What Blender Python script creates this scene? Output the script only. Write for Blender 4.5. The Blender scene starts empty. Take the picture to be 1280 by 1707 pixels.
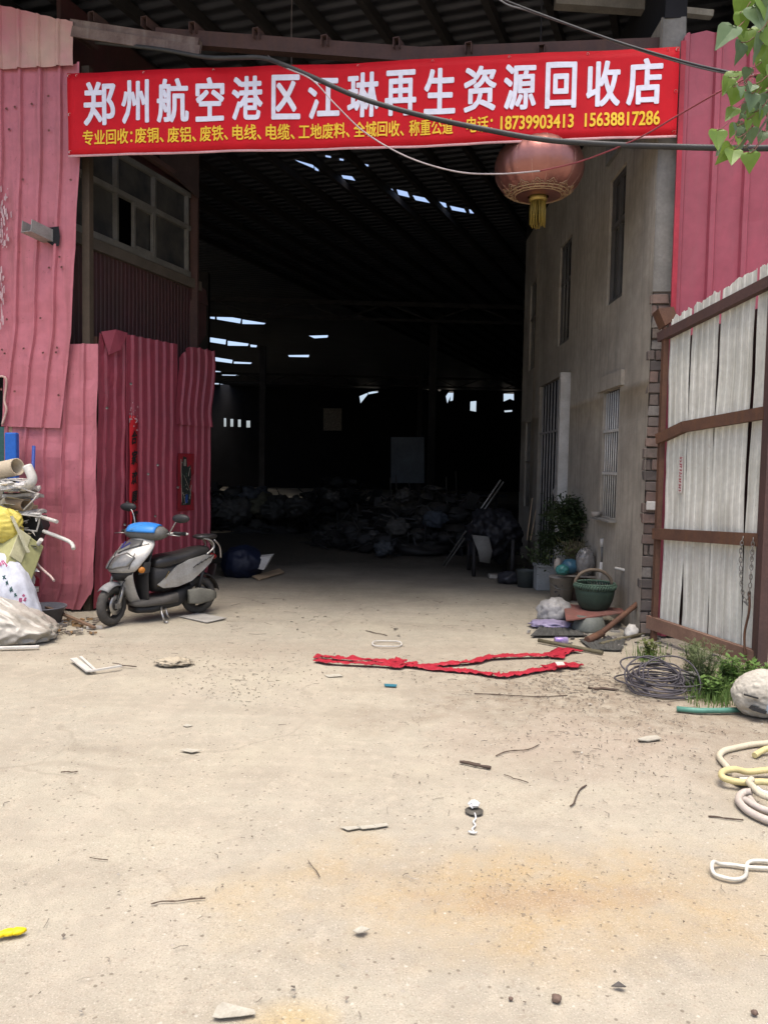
import bpy, bmesh, math, random
import numpy as np
from mathutils import Vector, Matrix, noise, geometry
from mathutils.bvhtree import BVHTree

SC = bpy.context.scene
COL = SC.collection
RND = random.Random(7)

# ------------------------------------------------------------------ camera, sky, sun, exposure
CF = 1283.0                      # focal length in pixels of a 1280 x 1707 frame
EYE = 1.6
PITCH, ROLL = math.radians(3.5), math.radians(1.0)
Fv = np.array([0, math.cos(PITCH), -math.sin(PITCH)])
R0 = np.array([1.0, 0, 0]); U0 = np.array([0, math.sin(PITCH), math.cos(PITCH)])
Rv = math.cos(ROLL)*R0 + math.sin(ROLL)*U0
Uv = -math.sin(ROLL)*R0 + math.cos(ROLL)*U0
CP = np.array([0, 0, EYE])
cam = bpy.data.cameras.new('camera'); camo = bpy.data.objects.new('camera', cam); COL.objects.link(camo)
cam.sensor_fit = 'VERTICAL'; cam.sensor_height = 24; cam.lens = CF/1707*24
cam.clip_start = 0.05; cam.clip_end = 2000
camo.matrix_world = Matrix(((Rv[0], Uv[0], -Fv[0], CP[0]), (Rv[1], Uv[1], -Fv[1], CP[1]), (Rv[2], Uv[2], -Fv[2], CP[2]), (0, 0, 0, 1)))
SC.camera = camo

SUN_EL = math.radians(77)
w = bpy.data.worlds.new('World'); SC.world = w; w.use_nodes = True
nt = w.node_tree; nt.nodes.clear()
sky = nt.nodes.new('ShaderNodeTexSky'); sky.sky_type = 'NISHITA'; sky.sun_disc = False
sky.sun_elevation = SUN_EL; sky.sun_rotation = math.radians(180); sky.air_density = 0.7; sky.dust_density = 4.5; sky.ozone_density = 0.6
bg = nt.nodes.new('ShaderNodeBackground'); bg.inputs[1].default_value = 0.15
wo = nt.nodes.new('ShaderNodeOutputWorld')
nt.links.new(sky.outputs[0], bg.inputs[0]); nt.links.new(bg.outputs[0], wo.inputs[0])
sl = bpy.data.lights.new('sun', 'SUN'); sl.energy = 1.3; sl.angle = math.radians(42); sl.color = (1, 0.95, 0.87)
so = bpy.data.objects.new('sun', sl); COL.objects.link(so); so.location = (0, -10, 30)
so.rotation_euler = (math.pi/2 - SUN_EL, 0, math.radians(-8))
SC.view_settings.view_transform = 'Standard'; SC.view_settings.look = 'None'
SC.view_settings.gamma = 1; SC.view_settings.exposure = 1.2
SC.render.engine = 'CYCLES'
SC.cycles.use_denoising = True
SC.cycles.max_bounces = 8

# ------------------------------------------------------------------ geometry helpers
def ray(x, y): return Fv + (x-640)/CF*Rv - (y-853.5)/CF*Uv
def G(x, y, z=0.0):
    d = ray(x, y); return CP + d*((z-EYE)/d[2])
def D(x, y, Y):
    d = ray(x, y); return CP + d*(Y/d[1])
def PL(x, y, o, n):
    d = ray(x, y); return CP + d*(np.dot(np.array(o)-CP, n)/np.dot(d, n))
class Wall:
    def __init__(s, a, t):
        s.o = np.array([a[0], a[1], 0.0]); t = np.array([t[0], t[1], 0.0]); s.t = t/np.linalg.norm(t); s.n = np.array([s.t[1], -s.t[0], 0])
    def px(s, x, y):
        P = PL(x, y, s.o, s.n); return float((P-s.o)@s.t), float(P[2])
    def pxo(s, x, y, off):
        P = PL(x, y, s.o+s.n*off, s.n); return float((P-s.o)@s.t), float(P[2])
    def pt(s, u, z, off=0.0): return s.o + s.t*u + s.n*off + np.array([0, 0, z])
def nz3(p, s=1.0, seed=0): return noise.noise(Vector((p[0]*s+seed*7.3, p[1]*s-seed*3.1, p[2]*s+seed*1.7)))
def V(*a): return np.array(a, float)
def unit(v): v = np.array(v, float); return v/(np.linalg.norm(v)+1e-12)

class MB:
    def __init__(s): s.v = []; s.f = []; s.m = []; s.sm = []
    def add(s, vs, fs, mi=0, smooth=False):
        b = len(s.v); s.v += [tuple(float(c) for c in p) for p in vs]
        for f in fs: s.f.append(tuple(b+i for i in f)); s.m.append(mi); s.sm.append(smooth)
        return s
    def box(s, c, sz, rz=0, mi=0, ax=None):
        c = np.array(c, float)
        if ax is None: ax = (V(math.cos(rz), math.sin(rz), 0), V(-math.sin(rz), math.cos(rz), 0), V(0, 0, 1))
        vs = [c + ax[0]*sz[0]/2*i + ax[1]*sz[1]/2*j + ax[2]*sz[2]/2*k for i in (-1, 1) for j in (-1, 1) for k in (-1, 1)]
        return s.add(vs, [(0, 1, 3, 2), (4, 6, 7, 5), (0, 4, 5, 1), (2, 3, 7, 6), (0, 2, 6, 4), (1, 5, 7, 3)], mi)
    def bar(s, a, b, wd, ht, up=(0, 0, 1), mi=0):
        a, b = np.array(a, float), np.array(b, float); d = unit(b-a); sd = np.cross(d, up)
        if np.linalg.norm(sd) < 1e-3: sd = np.cross(d, V(0, 1, 0))
        sd = unit(sd); u = np.cross(sd, d)
        return s.box((a+b)/2, (np.linalg.norm(b-a), wd, ht), mi=mi, ax=(d, sd, u))
    def tube(s, pts, r, n=8, mi=0, closed=False, caps=True):
        pts = [np.array(p, float) for p in pts]; N = len(pts); rs = r if hasattr(r, '__len__') else [r]*N
        vs = []; ref = None
        for i, p in enumerate(pts):
            if closed: d = pts[(i+1) % N]-pts[i-1]
            else: d = pts[min(i+1, N-1)]-pts[max(i-1, 0)]
            d = unit(d)
            if ref is None: ref = V(0, 0, 1) if abs(d[2]) < .9 else V(1, 0, 0)
            a = unit(np.cross(d, ref)); ref2 = np.cross(a, d); ref = ref2
            for k in range(n):
                t = 2*math.pi*k/n; vs.append(p + rs[i]*(math.cos(t)*a+math.sin(t)*ref2))
        fs = []
        for i in range(N if closed else N-1):
            j = (i+1) % N
            for k in range(n): fs.append((i*n+k, i*n+(k+1) % n, j*n+(k+1) % n, j*n+k))
        s.add(vs, fs, mi, True)
        if caps and not closed:
            b = len(s.v)-len(vs)
            s.f.append(tuple(b+k for k in range(n))[::-1]); s.m.append(mi); s.sm.append(False)
            s.f.append(tuple(b+(N-1)*n+k for k in range(n))); s.m.append(mi); s.sm.append(False)
        return s
    def lathe(s, prof, c=(0, 0, 0), n=32, mi=0, axis='z', fn=None):
        c = np.array(c, float); vs = []
        for r, h in prof:
            for k in range(n):
                t = 2*math.pi*k/n; rr = r*(fn(t, h) if fn else 1)
                p = V(rr*math.cos(t), rr*math.sin(t), h)
                if axis == 'y': p = V(p[0], p[2], p[1])
                vs.append(c+p)
        fs = []
        for i in range(len(prof)-1):
            for k in range(n): fs.append((i*n+k, i*n+(k+1) % n, (i+1)*n+(k+1) % n, (i+1)*n+k))
        return s.add(vs, fs, mi, True)
    def loft(s, rings, mi=0, cap=True, closed=True):
        n = len(rings[0]); vs = [p for r in rings for p in r]; fs = []
        for i in range(len(rings)-1):
            for k in range(n if closed else n-1): fs.append((i*n+k, i*n+(k+1) % n, (i+1)*n+(k+1) % n, (i+1)*n+k))
        if cap and closed: fs.append(tuple(range(n))[::-1]); fs.append(tuple((len(rings)-1)*n+k for k in range(n)))
        return s.add(vs, fs, mi, True)
    def plate(s, pts, th, mi=0):          # extruded polygon; th is a vector
        n = len(pts); th = np.array(th, float); pts = [np.array(p, float) for p in pts]
        vs = pts+[p+th for p in pts]
        fs = [tuple(range(n))[::-1], tuple(range(n, 2*n))]+[(i, (i+1) % n, n+(i+1) % n, n+i) for i in range(n)]
        return s.add(vs, fs, mi)
    def blob(s, c, rad, amp=.1, fr=2.0, seed=0, sub=4, floor=None, wr=0.0, wf=6.0, rz=0, mi=0, stretch=(1, 1, 1)):
        bm = bmesh.new(); bmesh.ops.create_icosphere(bm, subdivisions=sub, radius=1)
        vs = []; cr, sr = math.cos(rz), math.sin(rz)
        for v in bm.verts:
            p = v.co; a = 1+amp*noise.fractal(p*fr+Vector((seed*3.7, seed*1.3, seed*5.1)), 1.0, 2.0, 3)
            if wr:
                q = Vector((p.x*stretch[0], p.y*stretch[1], p.z*stretch[2]))*wf+Vector((seed*2.1, -seed, seed*4.4))
                a += wr*(1-2*abs(noise.noise(q)))+wr*.5*(1-2*abs(noise.noise(q*2.1)))
            x, y, z = p.x*a*rad[0], p.y*a*rad[1], p.z*a*rad[2]
            x, y = x*cr-y*sr, x*sr+y*cr
            P = V(c[0]+x, c[1]+y, c[2]+z)
            if floor is not None and P[2] < floor: P[2] = floor+(P[2]-floor)*.02
            vs.append(P)
        bm.verts.ensure_lookup_table()
        fs = [tuple(v.index for v in f.verts) for f in bm.faces]; bm.free()
        return s.add(vs, fs, mi, True)
    def mesh(s, name, mats, origin=(0, 0, 0)):
        me = bpy.data.meshes.new(name); o = origin
        me.from_pydata([(p[0]-o[0], p[1]-o[1], p[2]-o[2]) for p in s.v], [], s.f)
        for m in (mats if isinstance(mats, (list, tuple)) else [mats]): me.materials.append(m)
        me.polygons.foreach_set('material_index', s.m); me.polygons.foreach_set('use_smooth', s.sm)
        me.update(); return me

def tag(o, label, cat, group=None, kind=None):
    o['label'] = label; o['category'] = cat
    if group: o['group'] = group
    if kind: o['kind'] = kind
    return o
LOC = {}
def T(name, label, cat, loc=(0, 0, 0), rz=0, group=None):
    o = bpy.data.objects.new(name, None); COL.objects.link(o); o.empty_display_size = .1
    o.location = [float(c) for c in loc]; o.rotation_euler = (0, 0, rz); LOC[o.name] = tuple(o.location); tag(o, label, cat, group); return o
def P(mb, name, mats, parent, local=False, label=None, kind=None, sub=0, solid=0, bevel=0):
    base = (0, 0, 0)
    if not local:
        q = parent
        base = np.zeros(3)
        while q is not None: base = base+np.array(q.location); q = q.parent
    o = bpy.data.objects.new(name, mb.mesh(name, mats, base)); COL.objects.link(o); o.parent = parent
    if label: o['label'] = label
    if kind: o['kind'] = kind
    mods(o, sub, solid, bevel); return o
def mods(o, sub=0, solid=0, bevel=0):
    if solid: m = o.modifiers.new('t', 'SOLIDIFY'); m.thickness = solid; m.offset = 0
    if bevel: m = o.modifiers.new('b', 'BEVEL'); m.width = bevel; m.segments = 2; m.limit_method = 'ANGLE'
    if sub: m = o.modifiers.new('s', 'SUBSURF'); m.levels = sub; m.render_levels = sub
def S(mb, name, mats, label, cat, loc=None, group=None, kind=None, sub=0, solid=0, bevel=0):
    if loc is None:
        a = np.array(mb.v); loc = (a[:, 0].mean(), a[:, 1].mean(), a[:, 2].min())
    o = bpy.data.objects.new(name, mb.mesh(name, mats, loc)); COL.objects.link(o); o.location = [float(c) for c in loc]
    if label: tag(o, label, cat, group, kind)
    elif kind: o['kind'] = kind
    mods(o, sub, solid, bevel); return o
def spline(pts, n=8, closed=False):
    pts = [np.array(p, float) for p in pts]; N = len(pts); out = []
    for i in range(N if closed else N-1):
        if closed: p0, p1, p2, p3 = pts[i-1], pts[i], pts[(i+1) % N], pts[(i+2) % N]
        else: p0, p1, p2, p3 = pts[max(i-1, 0)], pts[i], pts[i+1], pts[min(i+2, N-1)]
        for k in range(n):
            t = k/n; out.append(.5*((2*p1)+(-p0+p2)*t+(2*p0-5*p1+4*p2-p3)*t*t+(-p0+3*p1-3*p2+p3)*t**3))
    if not closed: out.append(pts[-1])
    return out
def lerpf(tab):
    xs = [t[0] for t in tab]; ys = [t[1] for t in tab]
    return lambda u: float(np.interp(u, xs, ys))
def cdt(outer, holes):
    """flat polygon with holes -> verts2d, tris"""
    vs = [Vector(p) for p in outer]; loops = [list(range(len(outer)))]
    for h in holes: loops.append(list(range(len(vs), len(vs)+len(h)))); vs += [Vector(p) for p in h]
    ed = [(l[i], l[(i+1) % len(l)]) for l in loops for i in range(len(l))]
    r = geometry.delaunay_2d_cdt(vs, ed, [], 0, 1e-6)
    def inside(p, poly):
        c = False; j = len(poly)-1
        for i in range(len(poly)):
            if ((poly[i][1] > p[1]) != (poly[j][1] > p[1])) and p[0] < (poly[j][0]-poly[i][0])*(p[1]-poly[i][1])/(poly[j][1]-poly[i][1])+poly[i][0]: c = not c
            j = i
        return c
    fs = []
    for f in r[2]:
        cx = sum(r[0][i][0] for i in f)/len(f); cy = sum(r[0][i][1] for i in f)/len(f)
        if inside((cx, cy), outer) and not any(inside((cx, cy), h) for h in holes): fs.append(tuple(f))
    return [tuple(p) for p in r[0]], fs
def corr(mb, W, u0, u1, zb, zt, pitch=.2, depth=.03, rib=.07, fl=.016, off=0.0, shear=None, dent=.008, nz=16, seed=0, mi=0, ph=0.0, sgn=1, clip=None):
    fb = zb if callable(zb) else (lambda u: zb); ft = zt if callable(zt) else (lambda u: zt)
    us = {u0, u1}; k0 = int((u0-ph)/pitch)-2
    for k in range(k0, k0+int((u1-u0)/pitch)+5):
        for d in (0, fl, rib-fl, rib, rib+(pitch-rib)/3, rib+2*(pitch-rib)/3, rib/2):
            u = ph+k*pitch+d
            if u0 < u < u1: us.add(u)
    us = sorted(us)
    def prof(u):
        x = (u-ph) % pitch
        if x < fl: return x/fl
        if x < rib-fl: return 1.0
        if x < rib: return (rib-x)/fl
        return 0.0
    vs = []
    for u in us:
        a, b = fb(u), ft(u)
        for i in range(nz+1):
            z = a+(b-a)*i/nz; uu = u+(shear(z) if shear else 0)
            h = prof(u)*depth
            h += dent*(nz3((uu, z, 0), 1.7, seed)+.5*nz3((uu, z, 0), 5.0, seed+3))
            vs.append(W.pt(uu, z, (off+h)*sgn))
    fs = []; n = nz+1
    for j in range(len(us)-1):
        for i in range(nz):
            a = (j*n+i, (j+1)*n+i, (j+1)*n+i+1, j*n+i+1)
            if clip and clip((us[j]+us[j+1])/2, vs[a[0]][2]*.5+vs[a[2]][2]*.5): continue
            fs.append(a)
    return mb.add(vs, fs, mi)
def ragged(base, amp, fr=20, seed=0):
    f = base if callable(base) else (lambda u: base)
    return lambda u: f(u)+amp*(noise.noise(Vector((u*fr, seed*9.1, 0)))+.6*noise.noise(Vector((u*fr*2.7, seed, 3))))

# ------------------------------------------------------------------ materials
def newmat(name):
    m = bpy.data.materials.new(name); m.use_nodes = True; n = m.node_tree; n.nodes.clear()
    o = n.nodes.new('ShaderNodeOutputMaterial'); b = n.nodes.new('ShaderNodeBsdfPrincipled'); n.links.new(b.outputs[0], o.inputs[0])
    return m, n, b
class NT:
    def __init__(s, n): s.n = n; s.tc = n.nodes.new('ShaderNodeTexCoord').outputs['Object']
    def map(s, sc, vec=None):
        m = s.n.nodes.new('ShaderNodeMapping'); m.inputs['Scale'].default_value = sc; s.n.links.new(vec or s.tc, m.inputs[0]); return m.outputs[0]
    def noise(s, sc, det=5, vec=None, rough=.55):
        t = s.n.nodes.new('ShaderNodeTexNoise'); t.inputs['Scale'].default_value = sc; t.inputs['Detail'].default_value = det; t.inputs['Roughness'].default_value = rough
        s.n.links.new(vec or s.tc, t.inputs['Vector']); return t.outputs[0]
    def ramp(s, fac, a, b, lo=0.0, hi=1.0):
        r = s.n.nodes.new('ShaderNodeMapRange'); r.inputs[1].default_value = a; r.inputs[2].default_value = b; r.inputs[3].default_value = lo; r.inputs[4].default_value = hi
        s.n.links.new(fac, r.inputs[0]); return r.outputs[0]
    def mix(s, fac, a, b, mode='MIX'):
        m = s.n.nodes.new('ShaderNodeMix'); m.data_type = 'RGBA'; m.blend_type = mode
        for i, x in ((0, fac), (6, a), (7, b)):
            if isinstance(x, (int, float)): m.inputs[i].default_value = x
            elif isinstance(x, (tuple, list)): m.inputs[i].default_value = (*x[:3], 1)
            else: s.n.links.new(x, m.inputs[i])
        return m.outputs[2]
    def math(s, op, a, b=0.0):
        m = s.n.nodes.new('ShaderNodeMath'); m.operation = op
        for i, x in ((0, a), (1, b)):
            if isinstance(x, (int, float)): m.inputs[i].default_value = x
            else: s.n.links.new(x, m.inputs[i])
        return m.outputs[0]
    def bump(s, h, st, dist, bs):
        b = s.n.nodes.new('ShaderNodeBump'); b.inputs['Strength'].default_value = st; b.inputs['Distance'].default_value = dist
        s.n.links.new(h, b.inputs['Height']); s.n.links.new(b.outputs[0], bs.inputs['Normal'])
def mat(name, c1, c2=None, scale=3, rough=.7, metal=0.0, bump=.2, bscale=60, streak=0.0, sc=(.1, .06, .04), speck=0.0, spc=(.1, .05, .03), spec=.3, island=0.0, two=False, alpha=1.0, sss=0.0):
    m, n, b = newmat(name); t = NT(n)
    c2 = c2 or tuple(x*.72 for x in c1)
    col = t.mix(t.ramp(t.noise(scale, 6), .35, .65), c1, c2)
    col = t.mix(t.ramp(t.noise(scale*9, 4), .3, .7, 0, .35), col, tuple(x*.6 for x in c2))
    if streak: col = t.mix(t.ramp(t.noise(1.0, 5, t.map((14, 14, .9))), .5, .78, 0, streak), col, sc)
    if speck: col = t.mix(t.ramp(t.noise(26, 3), .66, .72, 0, speck), col, spc)
    if island:
        g = n.nodes.new('ShaderNodeNewGeometry'); col = t.mix(t.ramp(g.outputs['Random Per Island'], 0, 1, 0, island), col, tuple(x*.25 for x in c1))
    n.links.new(col, b.inputs['Base Color']); b.inputs['Roughness'].default_value = rough; b.inputs['Metallic'].default_value = metal
    b.inputs['Specular IOR Level'].default_value = spec; b.inputs['Alpha'].default_value = alpha
    if bump: t.bump(t.noise(bscale, 5), bump, .01, b)
    if sss:
        tr = n.nodes.new('ShaderNodeBsdfTranslucent'); n.links.new(col, tr.inputs[0]); mx = n.nodes.new('ShaderNodeMixShader'); mx.inputs[0].default_value = sss
        n.links.new(b.outputs[0], mx.inputs[1]); n.links.new(tr.outputs[0], mx.inputs[2]); n.links.new(mx.outputs[0], [q for q in n.nodes if q.type == 'OUTPUT_MATERIAL'][0].inputs[0])
    return m
def islmat(name, cols, rough=.8, dirt=(.08, .07, .06)):
    m, n, b = newmat(name); t = NT(n); g = n.nodes.new('ShaderNodeNewGeometry'); r = n.nodes.new('ShaderNodeValToRGB'); r.color_ramp.interpolation = 'CONSTANT'
    e = r.color_ramp.elements
    while len(e) < len(cols): e.new(.5)
    for i, c in enumerate(cols): e[i].position = i/len(cols); e[i].color = (*c, 1)
    n.links.new(g.outputs['Random Per Island'], r.inputs[0])
    col = t.mix(t.ramp(t.noise(30, 4), .3, .7, 0, .5), r.outputs[0], dirt)
    n.links.new(col, b.inputs['Base Color']); b.inputs['Roughness'].default_value = rough; t.bump(t.noise(50, 4), .2, .01, b); return m
PINK = mat('faded_red_sheet', (.48, .150, .180), (.43, .14, .165), 1.3, .5, 0, .08, 30, .75, (.25, .085, .085), .5, (.18, .06, .055), .35)
PINKTOP = mat('faded_sheet_bleached', (.50, .19, .22), (.55, .42, .32), 1.1, .5, 0, .05, 30, .4, (.40, .24, .18), .2, (.2, .1, .07))
DKRED = mat('dark_red_sheet', (.32, .052, .078), (.24, .045, .066), 1.6, .45, 0, .08, 30, .6, (.15, .06, .065), .4, (.10, .03, .03), .4)
RTRED = mat('crimson_sheet', (.34, .064, .095), (.28, .058, .082), 1.2, .5, 0, .08, 30, .55, (.24, .07, .085), .3, (.2, .05, .05), .4)
MAROON = mat('maroon_cladding', (.075, .028, .03), (.05, .026, .025), 2, .6, 0, .1, 30, .5, (.06, .045, .035))
WHSHEET = mat('weathered_white_sheet', (.72, .71, .63), (.58, .58, .51), 2.2, .5, 0, .05, 40, .75, (.30, .285, .23), .25, (.25, .16, .09))
RUST = mat('rusty_steel', (.14, .070, .043), (.095, .050, .034), 5, .8, 0, .3, 60, .4, (.19, .085, .03), .4, (.06, .03, .02))
BROWN = mat('brown_steel', (.10, .055, .048), (.075, .045, .04), 4, .75, 0, .3, 60, .4, (.12, .06, .035))
STEEL = mat('dull_galvanised_steel', (.30, .29, .27), (.20, .19, .17), 5, .5, .6, .2, 60, .3, (.16, .10, .06))
DARKSTEEL = mat('dark_steel', (.035, .032, .032), (.022, .02, .02), 4, .7, .2, .2, 40)  # near-black tone, shed shade put into the steel colour
ROOFM = mat('shaded_roof_sheet', (.045, .047, .052), (.03, .03, .034), 1, .7, 0, .1, 40, .3, (.06, .05, .045))  # roof sheet darkened to carry the shade under it
INDARK = mat('shaded_interior', (.016, .016, .019), (.010, .010, .012), 1, .9, 0, .2, 20)  # near-black, shade of shed and rooms put into the colour
PLASTER = mat('grey_plaster', (.43, .385, .315), (.28, .25, .205), 1.1, .9, 0, .35, 35, .55, (.11, .10, .088), .1, (.10, .09, .08))
RENDER = mat('cement_render', (.24, .23, .21), (.17, .165, .15), 4, .92, 0, .6, 18, .4, (.13, .12, .10))
MORTAR = mat('mortar', (.22, .19, .165), (.15, .13, .11), 8, .95, 0, .5, 40)
BRICK = islmat('old_brick', [(.17, .11, .09), (.13, .09, .075), (.16, .125, .105), (.09, .075, .068), (.19, .125, .10), (.14, .11, .095), (.20, .18, .16)], .92)
ALU = mat('aluminium_frame', (.22, .215, .195), (.15, .145, .13), 4, .5, .3, .05, 50)
WPAINT = mat('white_paint', (.62, .60, .56), (.48, .46, .42), 6, .55, 0, .1, 60, .4, (.3, .25, .2))
BLACK = mat('black_plastic', (.018, .018, .019), (.03, .029, .028), 6, .5, 0, .1, 80)
def glassmat():
    m, n, b = newmat('dusty_dark_glass'); t = NT(n)
    n.links.new(t.mix(t.ramp(t.noise(3, 5), .35, .7), (.03, .032, .034), (.075, .072, .065)), b.inputs['Base Color']); b.inputs['Roughness'].default_value = .22
    return m
GLASS = glassmat()

# ------------------------------------------------------------------ ground
def groundmat():
    m, n, b = newmat('dusty_concrete_ground'); t = NT(n)
    col = t.mix(t.ramp(t.noise(.55, 6), .35, .65), (.360, .326, .248), (.318, .294, .234))
    col = t.mix(t.ramp(t.noise(2.6, 6), .4, .62, 0, .6), col, (.29, .258, .203))
    tr = t.noise(1.0, 5, t.map((.45, 3.2, 1))); col = t.mix(t.ramp(tr, .46, .66, 0, .5), col, (.255, .225, .175)); tr2 = t.noise(1.3, 4, t.map((2.4, .5, 1))); col = t.mix(t.ramp(tr2, .5, .7, 0, .35), col, (.40, .355, .28))
    col = t.mix(t.ramp(t.noise(12, 6), .48, .68, 0, .4), col, (.42, .37, .285))
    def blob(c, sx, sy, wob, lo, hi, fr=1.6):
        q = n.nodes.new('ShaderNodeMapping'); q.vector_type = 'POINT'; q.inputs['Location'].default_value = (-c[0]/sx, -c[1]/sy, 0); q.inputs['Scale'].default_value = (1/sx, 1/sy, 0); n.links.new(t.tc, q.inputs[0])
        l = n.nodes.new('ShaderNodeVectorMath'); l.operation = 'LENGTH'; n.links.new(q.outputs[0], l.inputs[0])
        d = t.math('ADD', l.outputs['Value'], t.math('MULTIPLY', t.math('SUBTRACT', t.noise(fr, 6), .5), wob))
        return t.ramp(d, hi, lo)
    # damp orange rust stain and smaller yellow one
    st = t.math('MULTIPLY', blob((.66, 2.80), 1.15, .40, 2.2, .25, 1.3, 2.6), t.ramp(t.noise(9, 7, rough=.7), .30, .62, .35, 1.0))
    col = t.mix(t.math('MULTIPLY', st, .85), col, (.345, .252, .130))
    st2 = blob((.62, 2.78), .5, .13, 2.2, .3, 1.0, 4)
    col = t.mix(t.math('MULTIPLY', st2, .40), col, (.25, .155, .09))
    st3 = blob((-.24, 2.12), .16, .12, .9, .3, 1.0, 5); col = t.mix(t.math('MULTIPLY', st3, .7), col, (.38, .29, .14))
    # dirt along the right side and grit band in front of the gateway; shed floor shade painted in
    d1 = t.math('MULTIPLY', blob((1.9, 5.2), 1.9, 1.35, 1.5, .5, 1.2, 1.8), t.ramp(t.noise(7, 8, rough=.75), .38, .60, .15, 1.0)); col = t.mix(t.math('MULTIPLY', d1, .95), col, (.205, .165, .12))
    d2 = t.math('MULTIPLY', blob((0, 6.45), 3.8, .42, 1.6, .4, 1.3, 2.2), t.ramp(t.noise(8, 8, rough=.75), .38, .6, .2, 1.0)); col = t.mix(t.math('MULTIPLY', d2, .55), col, (.27, .225, .175))
    floor_shade = blob((-.5, 22), 14, 13.2, .35, .72, 1.05, .6); col = t.mix(t.math('MULTIPLY', floor_shade, .93), col, (.020, .0175, .0145))  # floor colour darkened inside the shed as painted shade
    d4 = blob((1.2, 4.4), .9, .55, 2.0, .2, 1.2, 3); col = t.mix(t.math('MULTIPLY', d4, .55), col, (.34, .285, .225))
    # grit: dark and pale grains
    f = t.noise(170, 3); col = t.mix(t.ramp(f, .56, .70, 0, .75), col, (.20, .165, .125)); col = t.mix(t.ramp(f, .42, .30, 0, .6), col, (.50, .46, .38))
    f2 = t.noise(48, 5); col = t.mix(t.ramp(f2, .58, .70, 0, .6), col, (.25, .205, .155))
    sp = t.noise(20, 3); col = t.mix(t.ramp(sp, .71, .735, 0, .7), col, (.15, .12, .09))
    vo = n.nodes.new('ShaderNodeTexVoronoi'); vo.inputs['Scale'].default_value = 34; n.links.new(t.tc, vo.inputs['Vector'])
    sx = n.nodes.new('ShaderNodeSeparateColor'); n.links.new(vo.outputs['Color'], sx.inputs[0])
    dot = t.math('MULTIPLY', t.ramp(vo.outputs['Distance'], .26, .16), t.ramp(sx.outputs[0], .80, .82)); col = t.mix(t.math('MULTIPLY', dot, .8), col, (.15, .125, .095))
    dot2 = t.math('MULTIPLY', t.ramp(vo.outputs['Distance'], .24, .14), t.ramp(sx.outputs[1], .90, .92)); col = t.mix(t.math('MULTIPLY', dot2, .4), col, (.56, .52, .45))
    wrp = n.nodes.new('ShaderNodeVectorMath'); wrp.operation = 'MULTIPLY_ADD'; nn_ = n.nodes.new('ShaderNodeTexNoise'); nn_.inputs['Scale'].default_value = 1.6; nn_.inputs['Detail'].default_value = 7; n.links.new(t.tc, nn_.inputs['Vector'])
    n.links.new(nn_.outputs['Color'], wrp.inputs[0]); wrp.inputs[1].default_value = (.7, .7, 0); n.links.new(t.tc, wrp.inputs[2])
    vc = n.nodes.new('ShaderNodeTexVoronoi'); vc.feature = 'DISTANCE_TO_EDGE'; vc.inputs['Scale'].default_value = .36; n.links.new(wrp.outputs[0], vc.inputs['Vector'])
    crk = t.math('MULTIPLY', t.ramp(vc.outputs['Distance'], .006, .0015), t.ramp(t.noise(.9, 3), .48, .56)); col = t.mix(t.math('MULTIPLY', crk, .22), col, (.14, .115, .085))
    n.links.new(col, b.inputs['Base Color']); b.inputs['Roughness'].default_value = .93; b.inputs['Specular IOR Level'].default_value = .15
    h = t.math('ADD', t.noise(9, 8, rough=.7), t.math('MULTIPLY', t.noise(95, 4), .5)); t.bump(h, .55, .012, b)
    return m
def ground():
    xs = sorted(set([-400, -120, -50, -25, -14, -9]+[round(-6+.13*i, 3) for i in range(93)]+[9, 14, 25, 50, 120, 400]))
    ys = sorted(set([-400, -120, -40, -15, -6, -2, 0, 1]+[round(1.3+.13*i, 3) for i in range(98)]+[16, 20, 26, 34, 44, 55, 80, 150, 400]))
    vs = []
    for y in ys:
        for x in xs:
            near = max(0, 1-max(abs(x)/8, abs(y-7)/9)); z = near*(.016*nz3((x, y, 0), .8, 1)+.009*nz3((x, y, 0), 2.5, 2))
            vs.append((x, y, z-.006))
    nx = len(xs); fs = [(j*nx+i, j*nx+i+1, (j+1)*nx+i+1, (j+1)*nx+i) for j in range(len(ys)-1) for i in range(nx-1)]
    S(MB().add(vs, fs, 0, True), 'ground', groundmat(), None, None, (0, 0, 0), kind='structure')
ground()

# ------------------------------------------------------------------ reference planes
A = G(145, 1020); Bp = G(1065, 1060)
FA = Wall(A, Bp-A)                              # gateway front
LD = unit(V(.336, .942, 0)); LN = V(LD[1], -LD[0], 0)
a0 = G(155, 1018)
LF = Wall(a0, LD); L2 = Wall(a0-LN*.35, LD)     # open leaf, office wall behind it
RW = Wall(Bp, (.007, 1)); RW.n = -RW.n          # right plaster wall, normal into the passage
class GateWall(Wall):
    def px(s, x, y): u, z = Wall.px(s, x, y); return u/.94, (z-.096)/.94
    def pt(s, u, z, off=0.0): return Wall.pt(s, u*.94, z*.94+.096, off)
g1 = D(1096, 1050, 7.14); g2 = D(1277, 1113, 5.83); GT = GateWall(g1, g2-g1)
ROOFZ = 6.5

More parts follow.
